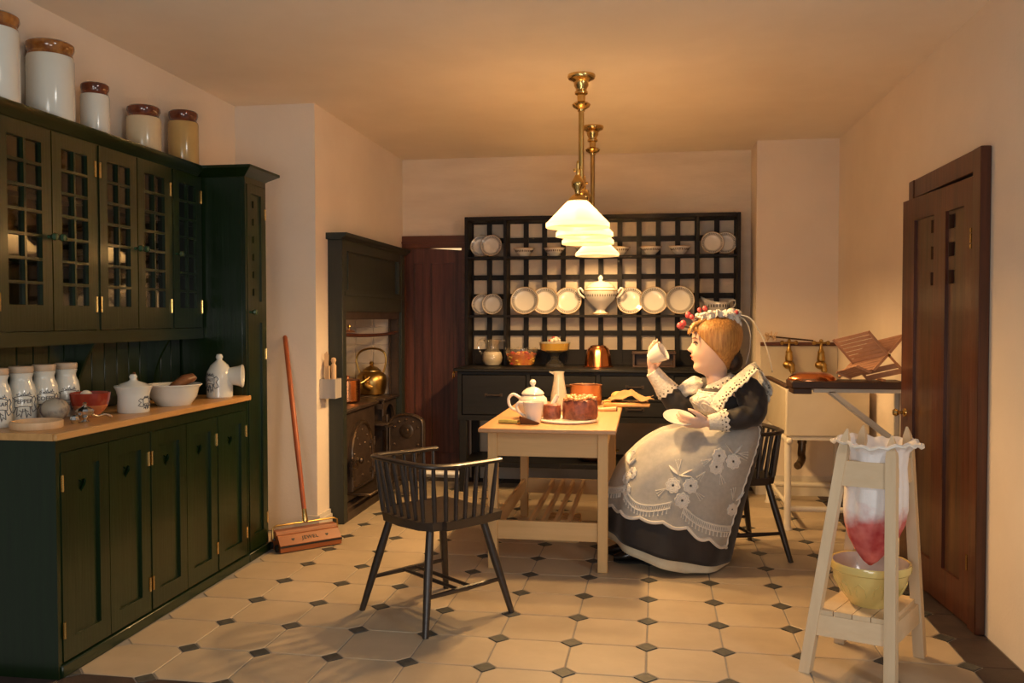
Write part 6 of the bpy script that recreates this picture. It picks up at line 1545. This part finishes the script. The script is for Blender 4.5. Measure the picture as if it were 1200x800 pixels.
    wb(em, 'bib_embroidery', M['thread'], bo)
    rows = []
    for r, dz in ((0.060, 0.016), (0.064, 0.02), (0.078, 0.004), (0.098, -0.016), (0.108, -0.026)):
        row = []
        for k in range(72):
            a = 2 * PI * k / 72; w = 0.006 * math.sin(18 * a) * (r > 0.09)
            row.append((0.412 + (r + w) * math.cos(a), 5.0 + (r + w) * 1.0 * math.sin(a), 0.995 + dz + 0.52 * (r * math.cos(a)) + 0.5 * w))
        rows.append(row)
    co = wb(MB().rows(rows, cu=True), 'lace_collar', M['lace'], t); co.modifiers.new('thick', 'SOLIDIFY').thickness = 0.004
    e = MB()
    for k in range(22):
        a = 2 * PI * k / 22
        e.ball((0.412 + 0.089 * math.cos(a), 5.0 + 0.089 * math.sin(a), 0.995 - 0.004 + 0.52 * 0.089 * math.cos(a)), 0.0055, (1, 1, 0.7), 8)
    wb(e, 'eyelets', M['stem'], co)
    # ---- shoulder frills
    def frill(A, B, waves, name='shoulder_frill', amp=0.010, eye=True):
        a = spline(A, 10); c = spline(B, 10); rows = []
        for i in range(len(a)):
            row = []
            for k in range(9):
                v = k / 8; p = a[i].lerp(c[i], v)
                p = p + V((0, -amp * v * math.sin(i * waves), amp * 0.5 * v * math.cos(i * waves)))
                row.append(p)
            rows.append(row)
        o = wb(MB().rows(rows), name, M['lace'], t); o.modifiers.new('thick', 'SOLIDIFY').thickness = 0.004
        if eye:
            e = MB()
            for i in range(2, len(a) - 1, 2):
                p = rows[i][6]; e.ball(p + V((0, -0.0035, 0)), 0.0052, (1, 0.6, 1), 8)
                if i % 4 == 0: e.ball(rows[i][4] + V((0, -0.0035, 0)), 0.0036, (1, 0.6, 1), 8)
            wb(e, 'eyelets', M['stem'], o)
        return o
    frill([(.345, 4.835, .875), (.385, 4.825, .945), (.435, 4.835, 1.000), (.500, 4.85, 1.055), (.560, 4.85, 1.105), (.592, 4.87, 1.118)],
          [(.405, 4.765, .838), (.425, 4.745, .905), (.470, 4.735, .965), (.528, 4.735, 1.015), (.598, 4.745, 1.080), (.655, 4.775, 1.000)], 1.3)
    frill([(.592, 4.87, 1.118), (.615, 4.90, 1.05), (.605, 4.91, .96), (.590, 4.91, .87)], [(.658, 4.775, 1.00), (.678, 4.82, .965), (.660, 4.82, .905), (.640, 4.82, .835)], 1.1)
    rows = []
    for i in range(26):
        v = i / 25; row = []
        for k in range(40):
            a = 2 * PI * k / 40
            r = math.sin(PI * (0.06 + 0.88 * v)) ** 0.7
            w = 1 + 0.10 * math.sin(6 * a + 3 * v) + 0.06 * math.sin(13 * v)
            row.append((0.268 + 0.075 * (2 * v - 1) * 1.0 + 0.01 * math.sin(a * 3), 5.125 + 0.05 * r * w * math.sin(a), 0.955 + 0.02 * (2 * v - 1) + 0.055 * r * w * math.cos(a)))
        rows.append(row)
    wb(MB().rows(rows, cu=True, cap=True), 'far_shoulder_frill', M['lace'], t)
    # ---- skirt, petticoat, apron
    nn = 128
    so = wb(MB().rows([[skirt_pt(2 * PI * k / nn, i / 40) for k in range(nn)] for i in range(41)], cu=True), 'skirt', M['dress'], t)
    so.modifiers.new('thick', 'SOLIDIFY').thickness = 0.004
    def pet(ph, u):
        p = V(skirt_pt(ph, lerp(0.72, 1.0, u), -0.014)); p.z -= 0.058 * u * (1 - 0.2 * math.cos(ph)); p.z = max(p.z, 0.013 + 0.004 * math.sin(7 * ph)); return p
    wb(MB().rows([[pet(2 * PI * k / nn, i / 12) for k in range(nn)] for i in range(13)], cu=True), 'petticoat', M['petticoat'], t).modifiers.new('thick', 'SOLIDIFY').thickness = 0.003
    TE = [(-1.9, 0.82), (0.42, 0.81), (0.93, 0.80), (1.33, 0.785), (1.69, 0.79), (2.04, 0.84), (2.50, 0.89)]
    def te(ph): return interp(TE, ph) + 0.020 * abs(math.sin(ph * 9.0))
    P0, P1 = -1.9, 2.50
    ap = []
    for i in range(49):
        ap.append([skirt_pt(lerp(P0, P1, k / 240), te(lerp(P0, P1, k / 240)) * i / 48, 0.008) for k in range(241)])
    ao = wb(MB().rows(ap), 'apron', M['muslin'], t); ao.modifiers.new('thick', 'SOLIDIFY').thickness = 0.003
    trim = MB().tube([skirt_pt(lerp(P0, P1, k / 300), te(lerp(P0, P1, k / 300)), 0.010) for k in range(301)], 0.0095, 6)
    trim.tube([skirt_pt(P1, lerp(0.03, 0.89, k / 50), 0.009 + 0.003 * math.sin(k * 1.7)) for k in range(51)], 0.005, 6)
    wb(trim, 'scalloped_hem', M['thread'], ao)
    em = MB()
    def S(ph, tt, o=0.0125): return V(skirt_pt(ph, tt, o))
    def frame_at(ph, tt):
        p = S(ph, tt); u = (S(ph + 0.01, tt) - p).normalized(); v = (S(ph, tt + 0.005) - p); v = (v - u * v.dot(u)).normalized(); return p, u, v
    def flower(ph, tt, r=0.024):
        p, u, v = frame_at(ph, tt); w = u.cross(v)
        ring = lambda rr, wob: [p + u * (rr * (1 + wob * math.cos(8 * 2 * PI * k / 40)) * math.cos(2 * PI * k / 40)) + v * (rr * (1 + wob * math.cos(8 * 2 * PI * k / 40)) * math.sin(2 * PI * k / 40)) for k in range(40)]
        em.tube(ring(r, 0.10), 0.0046, 5, closed=True); em.tube(ring(r * 0.76, 0.06), 0.0054, 5, closed=True); em.tube(ring(r * 0.52, 0.03), 0.0050, 5, closed=True); em.tube(ring(r * 0.32, 0.0), 0.0044, 5, closed=True)
        for k in range(8):
            a = 2 * PI * (k + 0.5) / 8; d = u * math.cos(a) + v * math.sin(a)
            em.tube([p + d * r * 0.4, p + d * r], 0.0030, 4)
        ho.ball(p, 0.0042, n=8)
    def leaf(ph, tt, ang, ln=0.072, wd=0.019):
        p, u, v = frame_at(ph, tt); d = u * math.cos(ang) + v * math.sin(ang); s = u * -math.sin(ang) + v * math.cos(ang)
        em.tube([p, p + d * ln * 0.3, p + d * ln * 0.6, p + d * ln], [0.002, wd * 0.75, wd * 0.7, 0.002], 8, flat=0.35)
    def sprig(ph, tt, ang, ln=0.045):
        p, u, v = frame_at(ph, tt)
        for q in (-0.28, 0.0, 0.28):
            d = u * math.cos(ang + q) + v * math.sin(ang + q); em.tube([p, p + d * ln], 0.002, 4); em.ball(p + d * ln, 0.004, n=6)
    ho = MB()
    for ph, tt in ((1.745, 0.33), (2.059, 0.36), (1.833, 0.41), (1.379, 0.57), (1.606, 0.55), (1.571, 0.64), (0.611, 0.61), (0.700, 0.575), (0.733, 0.665), (2.391, 0.66)):
        flower(ph, tt, 0.036 if 1.0 < ph < 2.2 else 0.030)
    for ph, tt, an in ((2.0, 0.31, -0.9), (2.02, 0.31, 0.4), (1.98, 0.31, -2.3), (1.361, 0.50, -2.6), (1.40, 0.50, -0.7), (1.38, 0.50, -0.1), (0.50, 0.54, -2.2), (0.52, 0.55, -0.9), (2.36, 0.61, -2.0), (2.42, 0.61, -0.8)): leaf(ph, tt, an)
    for ph, tt, an in ((1.33, 0.47, -1.9), (2.06, 0.30, 0.1), (0.47, 0.52, -1.6), (2.35, 0.59, -1.9), (1.30, 0.60, 2.4), (1.70, 0.58, 0.6), (1.66, 0.36, 2.6), (1.95, 0.45, 1.2), (1.70, 0.45, 2.2)): sprig(ph, tt, an, 0.055)
    def garland(pts):
        sp = spline([(a, b, 0) for a, b in pts], 10)
        for o in (0.0, 0.036):
            em.tube([S(q.x, q.y + o) for q in sp], 0.0048, 5)
        for k in range(0, len(sp) - 1):
            a, b_ = sp[k], sp[k + 1]
            em.tube([S(a.x, a.y), S((a.x + b_.x) / 2, (a.y + b_.y) / 2 + 0.036)], 0.0022, 4); em.tube([S(a.x, a.y + 0.036), S((a.x + b_.x) / 2, (a.y + b_.y) / 2)], 0.0022, 4)
            if k % 2 == 0: em.tube([S(a.x, a.y + 0.038), S(a.x + 0.005, a.y + 0.064)], 0.0032, 4); em.ball(S(a.x + 0.005, a.y + 0.064), 0.0048, n=6)
    garland([(0.735, 0.66), (0.96, 0.715), (1.187, 0.71), (1.45, 0.66)]); garland([(1.62, 0.67), (1.85, 0.725), (2.13, 0.755), (2.46, 0.765)])
    garland([(-0.45, 0.64), (-0.1, 0.71), (0.3, 0.70), (0.62, 0.655)])
    wb(em, 'embroidery', M['thread'], ao); wb(ho, 'flower_centres', M['stem'], ao)
    wb(MB().rows([[bod(z, 2 * PI * k / 48, 0.012) for k in range(48)] for z in (0.756, 0.766, 0.776, 0.788)], cu=True), 'waistband', M['linen'], t).modifiers.new('thick', 'SOLIDIFY').thickness = 0.006
    # ---- boots
    for y, x, yaw in ((4.855, -0.02, 0.05), (4.99, -0.06, -0.05)):
        T = TR(x, y, 0) @ RZ(yaw)
        rows = []
        for xx, hw, h in ((0.085, 0.028, 0.07), (0.07, 0.036, 0.10), (0.02, 0.040, 0.11), (-0.03, 0.040, 0.085), (-0.08, 0.043, 0.058), (-0.12, 0.036, 0.042), (-0.15, 0.018, 0.028)):
            rows.append([(xx, hw * math.cos(2 * PI * k / 20), 0.012 + max(0, h * 0.5 * (1 + math.sin(2 * PI * k / 20)))) for k in range(20)])
        bt = wb(MB().rows(rows, cu=True, cap=True, M=T).tube([(0.03, 0, 0.06), (0.035, 0, 0.2)], [0.044, 0.05], 16, M=T), 'boot', M['boot'], t)
        wb(MB().loft([(0.09, -0.03, 0.0), (0.09, 0.03, 0.0), (0.03, 0.03, 0.0), (0.03, -0.03, 0.0)], [(0.09, -0.03, 0.013), (0.09, 0.03, 0.013), (0.03, 0.03, 0.013), (0.03, -0.03, 0.013)], M=T).ext([(-0.15, -0.008), (-0.12, -0.034), (-0.06, -0.042), (0.0, -0.036), (0.03, -0.03), (0.03, 0.03), (0.0, 0.036), (-0.06, 0.042), (-0.12, 0.034), (-0.15, 0.008)], 'z', 0.004, 0.014, M=T), 'sole', M['soot'], bt)
    # ---- cup and saucer
    ax = V((0.80, -0.30, 0.52)).normalized()
    c = thing('teacup', 'white teacup tipped in the raised hand', 'cup', (0.030, 5.048, 1.122))
    c.rotation_euler = ax.to_track_quat('Z', 'Y').to_euler()
    MB().lathe([(0, 0), (0.030, 0), (0.031, 0.006), (0.044, 0.03), (0.053, 0.065), (0.057, 0.092), (0.054, 0.0925), (0.050, 0.066), (0.040, 0.032), (0, 0.010)], 36).build('bowl', M['porcelain'], c)
    MB().tube(spline([(0.052, 0, 0.075), (0.08, 0, 0.078), (0.085, 0, 0.05), (0.06, 0, 0.028), (0.042, 0, 0.026)], 5), 0.005, 8).build('handle', M['porcelain'], c)
    s = thing('saucer', 'white saucer held low over the apron', 'saucer', (0.182, 4.775, 0.806))
    s.rotation_euler = V((0.15, -0.36, 0.92)).to_track_quat('Z', 'Y').to_euler()
    MB().lathe([(0, -0.004), (0.03, -0.004), (0.032, 0), (0.07, 0.008), (0.088, 0.016), (0.086, 0.019), (0.07, 0.012), (0.032, 0.004), (0, 0.003)], 40).build('dish', M['porcelain'], s)
seated_figure()
